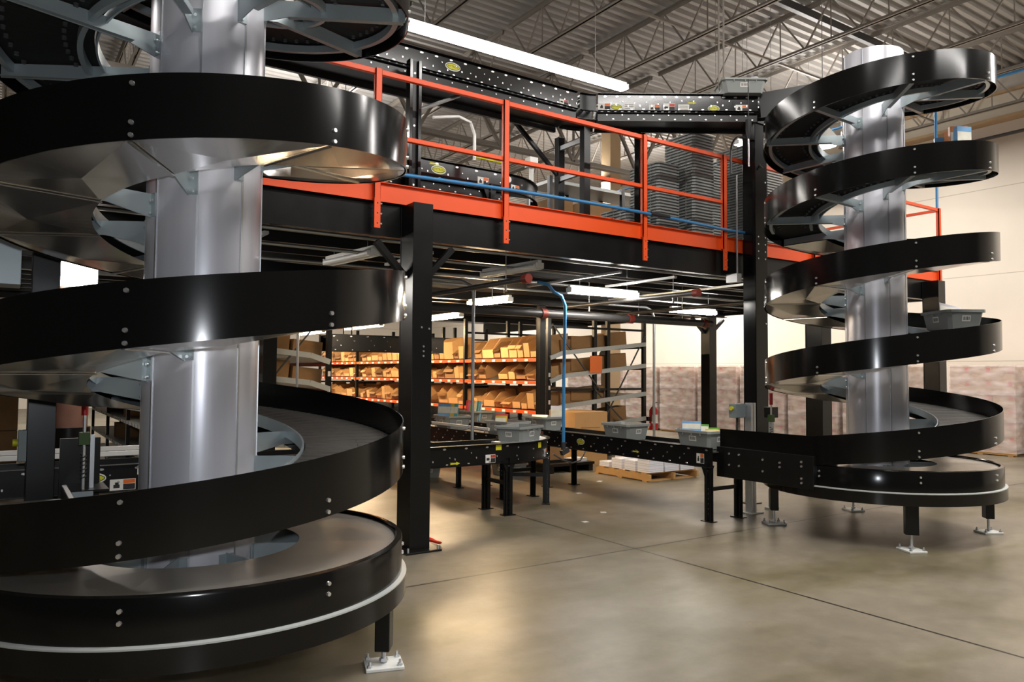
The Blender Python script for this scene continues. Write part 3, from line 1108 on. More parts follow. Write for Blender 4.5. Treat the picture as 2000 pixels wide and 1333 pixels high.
# ------------------------------------------------------------------ mezzanine
YB = 5.93
mz = thing('mezzanine_platform', 'raised black steel platform spanning between the two spirals, with dark deck', 'platform', (-3.2, YB, 2.64))
b = MB().box(-3.2, YB, 2.645, 11.95, YB + .012, 2.925)
b.box(-3.2, YB - .004, 2.64, 11.95, YB + .08, 2.652).box(-3.2, YB - .004, 2.918, 11.95, YB + .08, 2.927)
for xx in (0.1, 2.62, 2.8, 3.86, 5.64, 6.92, 7.2, 8.6, 11.5):
    b.box(xx, YB + .012, 2.652, xx + .008, YB + .07, 2.918)
b.build('edge_beam', 'black', mz)
MB().box(11.86, YB, 2.645, 11.95, 19.0, 2.925).build('end_beam', 'black', mz)
MB().box(-3.2, YB + .01, 2.93, 11.95, 19.0, 2.995).build('deck', 'black', mz)
for k in range(15):
    yy = 6.45 + k * .62
    jb = MB().box(-3.2, yy, 2.70, 11.86, yy + .004, 2.92).box(-3.2, yy, 2.70, 11.86, yy + .065, 2.704).box(-3.2, yy + .061, 2.70, 11.86, yy + .065, 2.72)
    jb.build('deck_joist', 'joist_dark', mz)
for yy in (10.0, 14.2):
    MB().box(-3.2, yy, 2.60, 11.86, yy + .01, 2.70).box(-3.2, yy - .06, 2.60, 11.86, yy + .07, 2.61).build('cross_beam', 'black', mz)


def column(x, y, w, d, ztop, label, plate=True, brace=0, z0=0.0, bolts=()):
    """steel column: front face at y, left face at x"""
    t = thing('steel_column', label, 'column', (x + w / 2, y + d / 2, z0), 'black platform columns')
    b = MB().box(x, y, z0 + .012, x + w, y + .012, ztop).box(x, y + d - .012, z0 + .012, x + w, y + d, ztop)
    b.box(x + .004, y + .012, z0 + .012, x + .016, y + d - .012, ztop).box(x + w - .016, y + .012, z0 + .012, x + w - .004, y + d - .012, ztop)
    b.build('shaft', 'black', t, bevel=.003)
    if plate:
        MB().box(x - .07, y - .09, z0, x + w + .07, y + d + .07, z0 + .016).build('base_plate', 'black', t, bevel=.003)
        for u, v in ((x - .045, y - .065), (x + w + .045, y - .065)):
            MB().tube([(u, v, z0 + .016), (u, v, z0 + .05)], .009, 8).build('anchor_bolt', 'galv_light', t)
    for s in ((-1, 1) if brace else ()):
        xs = x + (w if s > 0 else 0)
        MB().bar((xs + s * .01, y + d * .6, 2.30), (xs + s * (.01 + brace), y + d * .6, 2.575), .06, .05).build('knee_brace', 'black', t)
    for i, (bx, bz) in enumerate(bolts):
        MB().disc((bx, y, bz), (0, -1, 0), .010, .009, 8).build('bolt', 'bolt', t)
    return t


column(2.845, 5.675, 0.185, 0.25, 2.915, 'tall black column standing just right of the nearer spiral, bolted to a base plate', brace=.26, bolts=((2.93, 1.86), (3.0, 1.85), (2.95, 1.70), (2.95, 1.66), (2.95, 1.62)))
column(0.165, 5.70, 0.155, 0.22, 2.64, 'dark column seen left of the near tube, under the lit pan')
column(8.56, 5.68, 0.20, 0.24, 2.64, 'black column behind the far spiral, partly hidden by its lower turns')
column(11.45, 5.68, 0.20, 0.24, 2.90, 'black column at the platform end, right of the far tube', brace=.0)
column(2.86, 10.0, 0.18, 0.2, 2.598, 'dark column beside the sloping grey shelf rails seen past the near tube')
column(7.33, 9.98, 0.11, 0.12, 2.598, 'black column at the corner of the orange shelving, near the blue hose')
column(11.42, 10.0, 0.20, 0.22, 2.598, 'black column with two short braces in front of the wrapped cartons', brace=.34)
# the tall post that carries the high conveyor
t = thing('steel_post', 'tall thin black post rising past the railing to the high conveyor, bolts showing', 'post', (7.36, 5.70, 0))
b = MB().box(7.255, 5.66, .70, 7.47, 5.668, 4.84).box(7.255, 5.66, .70, 7.262, 5.84, 4.84).box(7.463, 5.66, .70, 7.47, 5.84, 4.84).box(7.255, 5.832, .70, 7.47, 5.84, 4.84)
b.build('shaft', 'gloss_black', t, bevel=.003)
MB().box(7.22, 5.70, .008, 7.29, 5.80, .70).build('lower_leg', 'black', t)
MB().box(7.17, 5.66, 0, 7.34, 5.84, .010).build('base_plate', 'black', t)
for i in range(4):
    for xx in (7.30, 7.425):
        MB().disc((xx, 5.66, 2.84 + i * .085), (0, -1, 0), .011, .009, 8).build('bolt', 'bolt', t)
for zz in (1.55, 2.08, 2.55, 3.75, 4.40, 4.55, 4.62):
    MB().disc((7.43, 5.66, zz), (0, -1, 0), .011, .009, 8).build('bolt', 'bolt', t)
MB().box(7.18, 5.64, 4.44, 7.60, 5.655, 4.80).build('head_plate', 'black', t)
for i in range(5):
    for zz in (4.74, 4.68):
        MB().disc((7.22 + .07 * i, 5.64, zz), (0, -1, 0), .013, .009, 8).build('bolt', 'bolt', t)
sticker(t, (7.53, 5.638, 4.72), (1, 0, 0), .10, .09, 'warning')

# orange guard rail along the edge
gr = thing('guard_rail', 'orange steel guard rail and toe plate along the front edge of the platform', 'railing', (-3.2, 5.88, 2.69))
MB().box(-3.2, 5.858, 4.005, 11.92, 5.898, 4.05).build('top_rail', 'orange', gr, bevel=.004)
MB().box(-3.2, 5.858, 3.475, 7.0, 5.898, 3.515).build('mid_rail', 'orange', gr, bevel=.004)
b = MB().box(-3.2, 5.888, 2.928, 11.95, 5.896, 3.09).box(-3.2, 5.86, 3.084, 11.95, 5.896, 3.09)
b.build('toe_plate', 'orange', gr)
for xx in (-0.9, 0.9, 2.59, 3.888, 5.672, 6.95, 8.7, 10.3, 11.86):
    b = MB().box(xx - .028, 5.838, 2.69, xx + .028, 5.858, 4.05).box(xx - .028, 5.838, 2.94, xx - .022, 5.888, 4.05).box(xx + .022, 5.838, 2.94, xx + .028, 5.888, 4.05)
    p = b.build('post', 'orange', gr, bevel=.002)
    hb = Dots()
    for k in range(3):
        hb.disc((xx, 5.838, 2.73 + k * .085), (0, -1, 0), .007, .001, 8)
    hb.build('bolt_hole', 'ink', p)
    for k in range(3):
        MB().tube([(xx + .03, 5.85, 2.73 + k * .085), (xx + .045, 5.85, 2.73 + k * .085)], .008, 6).build('bolt', 'bolt', p)
g2 = thing('guard_rail', 'orange end railing at the far end of the platform, against the cream wall', 'railing', (11.9, 5.95, 2.69))
for z in (4.03, 3.50):
    MB().box(11.88, 5.92, z - .02, 11.92, 9.6, z + .02).build('rail', 'orange', g2)
for yy in (7.1, 8.3, 9.5):
    MB().box(11.875, yy - .028, 2.70, 11.925, yy + .028, 4.05).build('post', 'orange', g2)
MB().box(11.95, 5.93, 2.93, 11.96, 9.6, 3.09).build('toe_plate', 'orange', g2)


# ------------------------------------------------------------------ grey totes
TL, TW, TH = 0.50, 0.38, 0.185


def tote_proto(label, group, rim=.026):
    t = thing('tote', label, 'tote', (0, 0, 0), group)

    def ring(l, w, z):
        c = 0.03
        l, w = l / 2, w / 2
        return [(-l + c, -w, z), (l - c, -w, z), (l, -w + c, z), (l, w - c, z), (l - c, w, z), (-l + c, w, z), (-l, w - c, z), (-l, -w + c, z)]
    rings = [ring(TL - .09, TW - .08, 0), ring(TL - .035, TW - .035, TH - rim - .002), ring(TL, TW, TH - rim), ring(TL, TW, TH), ring(TL - .022, TW - .022, TH), ring(TL - .045, TW - .042, TH - .03), ring(TL - .10, TW - .09, .006)]
    b = MB()
    vs = [v for r in rings for v in r]
    for i in range(6):
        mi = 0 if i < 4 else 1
        b.add([], [], 0)
        b.f += [(i * 8 + k, i * 8 + (k + 1) % 8, (i + 1) * 8 + (k + 1) % 8, (i + 1) * 8 + k) for k in range(8)]
        b.mi += [mi] * 8
    b.v = vs
    b.f += [tuple(reversed(range(8))), tuple(48 + k for k in range(8))]
    b.mi += [0, 1]
    for x in (-.12, 0, .12):                      # ribs under the rim
        for s in (-1, 1):
            b.bar((x, s * (TW / 2 - .006), TH - .05), (x, s * (TW / 2 - .006), TH - .02), .006, .012)
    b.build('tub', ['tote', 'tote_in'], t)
    for s in (-1, 1):
        e = Vector((s, 0, 0))
        l1 = sticker(t, Vector((0, -s * (TW / 2 - .0258), .10)), e, .095, .055, 'barcode')
        e = Vector((0, s, 0))
        l2 = sticker(t, Vector((s * (TL / 2 - .0275), 0, .10)), e, .08, .055, 'barcode')
        for v in l1.data.vertices:
            v.co.y -= s * (v.co.z - .10) * .143
        for v in l2.data.vertices:
            v.co.x += s * (v.co.z - .10) * .175
    return t


def rim_proto():
    """a nested tote of a stack shows its rim; same tote without the labels"""
    src = tote_proto('x', 'x', .016)
    for ch in list(src.children):
        if ch.name.startswith('barcode'):
            bpy.data.objects.remove(ch)
    return src


tote0 = tote_proto('grey tote on the conveyor curve, nearest to the camera of the riding totes', 'totes riding the conveyors')
tote0.location = (4.84, 6.98, .713)
tote0.rotation_euler = (0, 0, R(24))
TOTES = [((5.19, 7.74, .713), 96, 'grey tote with a red and yellow book, just behind the tote on the curve'),
         ((6.20, 8.35, .713), 90, 'grey tote with white papers standing in it, beside the blue hose'),
         ((5.19, 9.10, .713), 85, 'grey tote with pale blue books, close to the tall front column'),
         ((6.20, 10.1, .713), 90, 'grey tote full of brightly coloured books, behind the thin conduit'),
         ((6.20, 6.72, .713), 90, 'empty looking grey tote riding alone, in front of the rack end'),
         ((6.20, 5.52, .713), 90, 'grey tote with green books, last before the far spiral'),
         ((6.70, 5.42, 4.545), -34, 'grey tote on the high conveyor by the far spiral top'),
         ((6.20, 9.20, .0), 92, 'grey tote standing on the floor under the conveyor, behind the curve legs'),
         ((5.12, 9.75, .0), 80, 'grey tote standing on the floor, half hidden by the tall front column')]
for loc, rz, lb in TOTES:
    dup(tote0, loc, R(rz), lb)
for phi, lb, r in ((-33, 'dark grey tote with a sheet of paper, riding down the far spiral', .76), (685, 'tote of orange and blue packs near the top of the far spiral', .80)):
    z = zt2(phi) - .26 + .108
    dup(tote0, (S2[0] + r * math.cos(R(phi)), S2[1] + r * math.sin(R(phi)), z + .02), R(phi + 90), lb)

for o_ in C.objects:
    if o_.get('label', '').startswith('grey tote on the high conveyor'):
        o_.scale = (1, 1, .82)

# nested stacks on the platform
rim0 = rim_proto()
first_used = False
STACKS = [((6.95, 6.40), 4.385, 'tallest nested stack behind the orange rail'),
          ((6.51, 6.55), 3.995, 'lower stack beside the tallest nested stack'),
          ((6.10, 6.62), 3.42, 'short stack behind the thin conveyor leg'),
          ((8.07, 6.55), 4.445, 'stack half hidden by the tall thin post'),
          ((8.56, 6.60), 4.20, 'stack just beyond the tall thin post'),
          ((7.50, 6.72), 4.16, 'stack in the gap beside the tallest stack'),
          ((9.05, 6.62), 4.08, 'stack nearest the far spiral')]
for (sx_, sy_), top, desc in STACKS:
    k = int((top - 3.0 - TH) / 0.036) + 1
    for i in range(k):
        z = 3.0 + i * 0.036
        ot = k - i
        lb = 'grey tote, %s from the top of the %s' % (nth(ot), desc)
        jit = random.uniform(-.003, .003)
        if not first_used:
            rim0.location = (sx_ + jit, sy_, z)
            rim0.rotation_euler = (0, 0, PI / 2)
            rim0['label'] = lb
            rim0['group'] = 'nested totes stacked on the platform'
            first_used = True
        else:
            dup(rim0, (sx_ + jit, sy_, z), PI / 2, lb)


# ------------------------------------------------------------------ books and papers
def book(name, loc, size, rot, m, label, cat, group=None):
    w, d, h = size
    b = MB().box(-w / 2, -d / 2, 0, w / 2, d / 2, h)
    b.box(-w / 2 + .004, -d / 2 - .0006, h * .55, w / 2 - .004, -d / 2, h * .85, 1)
    o = b.build(name, [m, BOOK[7]], None)
    o.location = (loc[0], loc[1], loc[2] - (.038 if .75 < loc[2] < .9 else 0))
    o.rotation_euler = rot
    return tag(o, label, cat, group)


G = 'books standing in the totes'
COL = ['red', 'teal', 'yellow', 'green', 'pink', 'blue', 'orange', 'cream']
for k, ci in enumerate((0, 4, 3, 2, 7, 1, 5)):
    book('picture_book', (6.075 + .02, 10.27 - .065 * k, .79), (.006 + .012, .055, .30), (0, R(8), R(0)), BOOK[ci], 'bright %s book, %s of the row in the colourful tote' % (COL[ci], nth(k + 1)), 'book', G)
for k, ci in enumerate((5, 2, 1)):
    book('picture_book', (5.08 + .03 * k, 9.16 - .05 * k, .80), (.20, .014, .30), (R(-8), 0, R(-60)), BOOK[ci], '%s book, %s in the tote close to the tall front column' % (COL[ci], nth(k + 1)), 'book', G)
book('picture_book', (5.16, 7.86, .80), (.17, .016, .22), (R(-14), 0, R(-60)), BOOK[0], 'red book leaning in the second tote behind the curve', 'book', G)
book('picture_book', (5.13, 7.83, .80), (.15, .016, .20), (R(-18), 0, R(-60)), BOOK[2], 'yellow book in front of the red one in the same tote', 'book', G)
book('paper_stack', (6.16, 8.44, .84), (.22, .03, .16), (R(-55), 0, R(-50)), M['paper'], 'white papers lying across the tote beside the blue hose', 'papers')
book('paper_sheet', (6.30, 8.20, .80), (.16, .004, .28), (R(-4), 0, R(-45)), M['paper'], 'single white sheet standing up in the tote beside the blue hose', 'paper')
for k, (ci, dx, dy, rx) in enumerate(((5, -.03, .14, -20), (3, .0, .06, -42), (3, .03, -.05, -55), (2, .04, -.12, -60))):
    book('picture_book', (6.20 + dx, 5.52 + dy, .835), (.20, .018, .19), (R(rx), 0, R(-50)), BOOK[ci], '%s %s book, %s in the last tote before the far spiral' % (('pale', 'bright', 'leaning', 'low')[k], COL[ci], nth(k + 1)), 'book', G)
px_, py_, pz_ = S2[0] + .78 * math.cos(R(-30)), S2[1] + .78 * math.sin(R(-30)), zt2(-33) - .26 + .22
book('paper_sheet', (px_, py_, pz_), (.22, .003, .20), (R(-30), R(14), R(-35)), M['paper'], 'white sheet of paper sticking out of the tote on the far spiral', 'paper')
z2 = zt2(685) - .26 + .108
for k, (dx, dy, ci, hh, rz) in enumerate(((-.10, -.10, 5, .24, 12), (-.02, -.02, 6, .28, -8), (.05, .06, 6, .26, 15), (.02, .14, 5, .22, -20), (.10, -.02, 6, .27, 30))):
    a = R(685)
    book('book_pack', (S2[0] + .82 * math.cos(a) + dx, S2[1] + .82 * math.sin(a) + dy, z2 + .035), (.16, .05, hh + .11), (0, 0, R(rz - 35)), BOOK[ci], '%s %s pack, %s in the tote near the far spiral top' % (('flat', 'upright', 'thick', 'small', 'tilted')[k], COL[ci], nth(k + 1)), 'book pack', 'packs in the upper tote')
MB0 = MB().tube([(0, 0, 0), (0, 0, .12)], .05, 16)
o = MB0.build('paper_roll', 'paper', None, smooth=40)
o.location = (6.86, 5.36, 4.66)
tag(o, 'white roll standing in the tote on the high conveyor', 'roll')


# ------------------------------------------------------------------ cartons
def carton_proto(front, m, nm):
    """open picking carton, unit size: x is depth (front at x=0), y width, z height"""
    b = MB()
    t = 0.02
    pr = [(0, 0), (1, 0), (1, 1), (.35, 1), (0, front)]
    for y0, y1 in ((-.5, -.5 + t * 1.5), (.5 - t * 1.5, .5)):
        vs = [(x, y, z) for y in (y0, y1) for x, z in pr]
        b.add(vs, [(0, 1, 2, 3, 4), (9, 8, 7, 6, 5)] + [(i, 5 + i, 5 + (i + 1) % 5, (i + 1) % 5) for i in range(5)])
    b.box(0, -.5, 0, t, .5, front)
    b.box(1 - t, -.5, 0, 1, .5, 1)
    b.box(0, -.5, 0, 1, .5, .03)
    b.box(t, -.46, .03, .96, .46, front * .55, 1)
    b.add([(-.10, -.48, front - .16), (-.10, .48, front - .16), (0, .48, front), (0, -.48, front)], [(0, 1, 2, 3), (3, 2, 1, 0)]) if nm else None
    return b.build('carton', [m, 'carton_in'], None)


protos = [carton_proto(.45, 'carton', False), carton_proto(.62, 'carton', True), carton_proto(.85, 'carton', False), carton_proto(.55, 'carton_dark', True)]
used = [False] * 4


def carton(k, loc, scl, rz, label, group, tilt=0.0):
    if not used[k]:
        used[k] = True
        o = protos[k]
    else:
        o = protos[k].copy()
        C.objects.link(o)
    o.location = loc
    o.scale = scl
    o.rotation_euler = (0, tilt, rz)
    return tag(o, label, 'carton', group)


box_me = MB().box(-.5, -.5, 0, .5, .5, 1).box(-.5, -.03, 1, .5, .03, 1.004, 1).build('cardboard_box', ['carton', 'tan'], None)
box_used = [False]


def cbox(loc, size, rz, label, group=None, m=None, tilt=0):
    o = box_me
    if box_used[0]:
        o = box_me.copy()
        C.objects.link(o)
    box_used[0] = True
    o.location = loc
    o.scale = size
    o.rotation_euler = (0, tilt, rz)
    if m:
        o.material_slots[0].link = 'OBJECT'
        o.material_slots[0].material = m
    return tag(o, label, 'cardboard box', group)


# ------------------------------------------------------------------ flow racks
def flow_rack(label, xf, xb, y0, bays, bay, levels, sgn, top=2.58, posts_x=()):
    """sloping carton flow rack: picking face at xf, back at xb; sgn = +1 when the back lies towards +X"""
    t = thing('flow_rack', label, 'rack', (xf, y0, 0), 'flow racks along the picking aisle')
    D = abs(xb - xf)
    for i in range(bays + 1):
        y = y0 + i * bay
        xs = [xf, xb] + ([xf + sgn * f * D for f in posts_x])
        for x in xs:
            b = MB().box(x - .035, y - .03, 0, x + .035, y + .03, top).box(x - .06, y - .05, 0, x + .06, y + .05, .01)
            b.build('upright', 'black', t)
        for zz in (.12, 1.2, 2.3):
            MB().bar((xf, y, zz), (xb, y, zz), .03, .04).build('end_tie', 'black', t)
    # diagonal ties on the near end
    for a, c in (((.04, 2.3), (.5, 1.2)), ((.45, .3), (1, 2.2)), ((.45, 1.2), (.95, .25))):
        MB().bar((xf + sgn * a[0] * D, y0 - .035, a[1]), (xf + sgn * c[0] * D, y0 - .035, c[1]), .02, .02).build('diagonal_tie', 'pipe', t)
    for z in levels:
        for i in range(bays):
            ya, yb = y0 + i * bay + .035, y0 + (i + 1) * bay - .035
            fb = MB().bar((xf - sgn * .02, ya, z - .03), (xf - sgn * .02, yb, z - .03), .03, .06)
            front = fb.build('front_beam', 'orange', t)
            cl = MB()
            n = int((yb - ya) / .36)
            for j in range(n):
                yy = ya + .2 + j * .36
                MB().box(xf - sgn * .05, yy - .05, z - .052, xf - sgn * .036, yy + .05, z - .012).build('shelf_label', 'label', front)
            MB().bar((xb, ya, z + .02 * D + .20), (xb, yb, z + .02 * D + .20), .03, .07).build('back_beam', 'black', t)
            if i < 4:
                m = MB()
                p0, p1, p2 = (xf, z), (xf + sgn * .28, z + .09), (xb, z + .10 + .13 * (D - .28) * .75)
                for q0, q1 in ((p0, p1), (p1, p2)):
                    m.add([(q0[0], ya, q0[1]), (q1[0], ya, q1[1]), (q1[0], yb, q1[1]), (q0[0], yb, q0[1]), (q0[0], ya, q0[1] - .015), (q1[0], ya, q1[1] - .015), (q1[0], yb, q1[1] - .015), (q0[0], yb, q0[1] - .015)],
                          [(0, 1, 2, 3), (4, 7, 6, 5), (0, 4, 5, 1), (1, 5, 6, 2), (2, 6, 7, 3), (3, 7, 4, 0)])
                m.build('roller_shelf', 'pipe', t)
        # end rails, grey, bent
        for yy in (y0 - .05,):
            p = [Vector((xf, yy, z)), Vector((xf + sgn * .28, yy, z + .09)), Vector((xb, yy, z + .10 + .13 * (D - .28) * .75))]
            b = MB().bar(p[0], p[1], .03, .075).bar(p[1], p[2], .03, .075)
            b.build('end_rail', 'shelf_grey', t)
    for zz in (.95, 1.2, 1.42):
        MB().box(xf - .02, y0 - .034, zz, xf + .02, y0 - .030, zz + .07).build('bay_label', 'label', t)
    return t


LV = [1.75, 1.347, 0.82, 0.36]
flow_rack('carton flow rack with orange front beams, its open end facing the wrapped cartons', 7.85, 10.1, 10.45, 4, 2.8, LV, 1, posts_x=(.46, .60))
LVN = ['top', 'second', 'third', 'lowest']
rnd = random.Random(4)
for li, z in enumerate(LV[:3]):
    y, k = 10.56, 0
    while y < 21.4:
        w = rnd.choice((.20, .24, .28, .34, .42))
        bi = (y - 10.45) / 2.8
        edge = 10.45 + math.ceil(bi + 1e-6) * 2.8
        if y + w > edge - .04:
            y = edge + .05
            continue
        if not (li == 1 and k in (5, 14)):
            h = rnd.choice((.15, .20, .24, .32)) * (1.5 if li == 0 else 1.1)
            k += 1
            carton(rnd.randrange(4), (7.86, y + w / 2, z + .02), (rnd.uniform(.45, .6), w - .03, min(h, .42 if li == 0 else .34)), 0, 'open carton on the %s shelf of the orange rack, %s from the near upright' % (LVN[li], nth(k)), 'open cartons on the orange shelves', -.10 + rnd.uniform(-.06, .02))
        else:
            k += 1
        y += w
# second row deeper in the lanes, closing the shelves
for li, z in enumerate(LV[:3]):
    for k in range(9):
        y = 11.0 + k * 1.15
        cbox((8.75, y, z + .18), (.7, .98, .22), 0, 'brown carton deeper in the lanes of the %s orange shelf, %s from the near end' % (LVN[li], nth(k + 1)), 'reserve cartons in the lanes', M['carton_dark'])
# lane seen from the rack end
for li, z in enumerate(LV[:3] + [.36]):
    for k, (x0, w, h) in enumerate(((8.42, .46, .22), (8.95, .50, .24), (9.50, .48, .25))):
        if li == 2 and k == 2:
            continue
        cbox((x0, 10.66, z + .125 + .065 * k), (w, .26, h), 0, 'brown carton at the open rack end, %s level, %s from the front' % (LVN[li], nth(k + 1)), 'cartons in the end lane', None, -.10)
# the rack across the aisle
flow_rack('carton flow rack across the aisle, its sloping grey rails seen past the near tube', 3.86, 1.95, 10.3, 2, 2.8, [1.62, 1.24, .80, .36], -1, posts_x=(.5,))
for li, z in enumerate((1.62, 1.24, .80)):
    for k, (x0, w, h) in enumerate(((3.58, .42, .20), (3.08, .48, .25), (2.55, .46, .24))):
        cbox((x0, 10.56, z + .10 + .07 * k), (w, .32, h), 0, 'carton past the near tube, %s grey rail level, %s from the black upright' % (LVN[li], nth(k + 1)), 'cartons past the near tube', None, .10)

# orange hand-written sheet on the rack end
t = tag(MB().box(8.70, 10.35, 1.50, 8.98, 10.353, 1.80).build('paper_sign', 'label_orange', None), 'orange sheet hung on the rack end upright', 'sign')
# big printed carton in front of the rack end
g = thing('cardboard_box', 'big cardboard box with printed lines, in front of the open rack end', 'cardboard box', (8.02, 9.85, 0))
MB().box(7.68, 9.50, 0, 8.36, 10.2, .86).build('carton_body', 'carton', g, bevel=.006)
MB().box(7.677, 9.80, .70, 7.68, 9.87, .863).box(7.68, 9.80, .86, 8.36, 9.87, .863).build('packing_tape', 'tan', g)
for zz in (.60, .54, .46):
    MB().box(7.80, 9.497, zz, 8.20, 9.50, zz + .012).build('printed_line', 'carton_in', g)

# low shelving with label strips, left of the near tube
t = thing('bin_shelving', 'low grey shelving with rows of small white labels, seen left of the near tube', 'shelving', (1.32, 8.2, 0))
for y in (8.2, 10.2, 12.2, 14.2):
    for x in (1.32, 1.85):
        MB().box(x - .02, y - .02, 0, x + .02, y + .02, 1.5).build('upright', 'black', t)
for z in (.28, .56, .88, 1.2):
    s_ = MB().box(1.30, 8.2, z - .04, 1.86, 14.2, z).build('shelf', 'shelf_grey', t)
    for k in range(24):
        MB().box(1.293, 8.35 + k * .245, z - .038, 1.30, 8.46 + k * .245, z - .002).build('shelf_label', 'label', s_)
for k, (y, z, h) in enumerate(((9.2, .56, .20), (9.55, .56, .16), (10.9, .88, .16), (11.8, .56, .2), (9.0, .88, .18), (12.8, .88, .2), (10.3, .28, .2))):
    cbox((1.52, y, z), (.30, .24, h), 0, 'small tan carton on the low labelled shelving, %s placed' % nth(k + 1) if k > 1 else ('small tan carton on the labelled shelf, front one of the pair', 'small tan carton on the labelled shelf, behind its twin')[k], 'small cartons on the low shelving')

# ------------------------------------------------------------------ wrapped pallet loads by the east wall
cl = None


def pallet(t, x0, y0, x1, y1, lift=0.0, part=True):
    for k in range(5):
        yy = y0 + (y1 - y0) * (k + .5) / 5
        MB().box(x0, yy - .055, .10 + lift, x1, yy + .055, .12 + lift).build('deck_board', 'wood', t)
    for x in (x0, (x0 + x1) / 2 - .02, x1 - .04):
        MB().box(x, y0, .015 + lift, x + .04, y1, .10 + lift).build('stringer', 'wood', t)
    for k in range(3):
        yy = y0 + (y1 - y0) * (k + .1) / 2.2
        MB().box(x0, yy, lift, x1, yy + .09, .015 + lift).build('bottom_board', 'wood', t)


LOADS = [(14.4, 17.6, 'farthest'), (14.4, 16.3, 'seventh'), (14.4, 15.0, 'sixth'), (14.4, 13.7, 'fifth'), (14.4, 12.4, 'fourth'), (14.4, 11.1, 'third'), (14.4, 9.8, 'second'), (14.4, 8.5, 'first'), (15.55, 6.95, ''), (15.75, 5.55, '')]
proto_c = None
for i, (x, y, w_) in enumerate(LOADS):
    lb = ('film wrapped pallet of cartons by the wall, %s of the row from the far spiral' % w_) if i < 8 else ('film wrapped pallet of cartons right of the far tube, set back against the wall', 'wrapped pallet load at the picture edge beyond the far spiral')[i - 8]
    t = thing('wrapped_pallet_load', lb, 'pallet load', (x, y, 0), 'wrapped pallet loads by the wall')
    pallet(t, x, y - .58, x + 1.0, y + .58)
    if proto_c is None:
        b = MB().box(0, 0, 0, .495, .375, .252)
        b.box(-.001, .03, .14, 0, .10, .23, 1)
        b.box(-.0015, -.003, 0, 0, .003, .252, 3)
        b.box(-.0015, 0, .246, 0, .375, .256, 3)
        b.box(-.001, .20, .06, 0, .33, .15, 2)
        b.box(.2, -.001, .05, .36, 0, .15, 2)
        proto_c = b.build('carton', ['carton_pale', 'label_red', 'tan', 'carton_in'], None)
        first_c = True
    for lz in range(6):
        for ix in range(2):
            for iy in range(3):
                if ix == 1 and iy == 1 and lz < 5:
                    continue
                c = proto_c if first_c else proto_c.copy()
                if not first_c:
                    C.objects.link(c)
                first_c = False
                c.parent = t
                c.location = (.005 + ix * .5, -.57 + iy * .38 + random.uniform(-.006, .006), .122 + lz * .256 + (.012 if lz > 1 else 0))
    b = MB()
    b.box(x - .012, y - .59, .05, x + 1.012, y + .59, 1.70)
    for zz in (.62, 1.13):
        b.box(x - .016, y - .594, zz, x + 1.016, y + .594, zz + .07)
    b.build('stretch_wrap', 'film', t)

# pallet of white paper bundles under the conveyor
t = thing('pallet', 'wooden pallet on the floor under the conveyor, loaded with white bundles', 'pallet', (7.5, 7.57, 0))
pallet(t, 7.42, 7.57, 8.40, 8.68)
bm_ = MB().box(-.14, -.11, 0, .14, .11, .07).box(-.141, -.111, .02, .141, .111, .024, 1).box(-.141, -.111, .045, .141, .111, .049, 1).build('paper_bundle', ['paper', 'shelf_grey'], None)
fb_ = True
k = 0
for ix in range(3):
    for iy in range(4):
        hgt = (3, 2, 2, 1)[iy] if ix == 0 else ((2, 3, 1, 2)[iy] if ix == 1 else (2, 1, 2, 1)[iy])
        for lz in range(hgt):
            k += 1
            o = bm_ if fb_ else bm_.copy()
            if not fb_:
                C.objects.link(o)
            fb_ = False
            o.location = (7.58 + ix * .31, 7.71 + iy * .27, .121 + lz * .071)
            o.rotation_euler = (0, 0, random.uniform(-.06, .06))
            tag(o, 'white paper bundle on the wooden pallet, %s layer, pile %s' % (('bottom', 'middle', 'upper')[lz], nth(ix * 4 + iy + 1)), 'paper bundle', 'white bundles on the pallet')
t = thing('plastic_pallet', 'low black pallet on the floor behind the pallet of white bundles', 'pallet', (6.8, 9.0, 0))
MB().box(6.75, 8.95, .10, 7.62, 9.85, .14).build('deck', 'black', t, bevel=.004)
for x in (6.77, 7.15, 7.52):
    MB().box(x, 8.97, 0, x + .08, 9.83, .10).build('runner', 'black', t)
cbox((6.98, 9.35, .14), (.34, .44, .26), .1, 'cardboard box on the low black pallet')
book('paper_stack', (7.40, 9.15, .14), (.30, .22, .05), (0, 0, .2), M['paper'], 'white papers lying on the low black pallet', 'papers')

# extinguisher on the rack corner
t = thing('fire_extinguisher', 'red fire extinguisher hung at the back corner of the rack', 'fire extinguisher', (10.27, 10.36, .44))
MB().tube([(10.27, 10.36, .44), (10.27, 10.36, .80), (10.27, 10.36, .84), (10.27, 10.36, .87)], [.085, .085, .06, .03], 20).build('cylinder', 'red', t, smooth=40)
MB().bar((10.27, 10.36, .87), (10.27, 10.36, .93), .03, .03).bar((10.25, 10.36, .93), (10.37, 10.36, .95), .02, .015).build('valve', 'pipe', t)
MB().tube([(10.24, 10.33, .90), (10.16, 10.30, .85), (10.15, 10.30, .60)], .012, 8).build('hose', 'ink', t, smooth=40)
MB().arc(10.27, 10.36, [(.0865, .56), (.0865, .72)], 200, 290, 8, 0, False).build('instruction_label', 'label', t)
MB().box(10.13, 10.36, .60, 10.19, 10.42, .68).build('bracket', 'black', t)


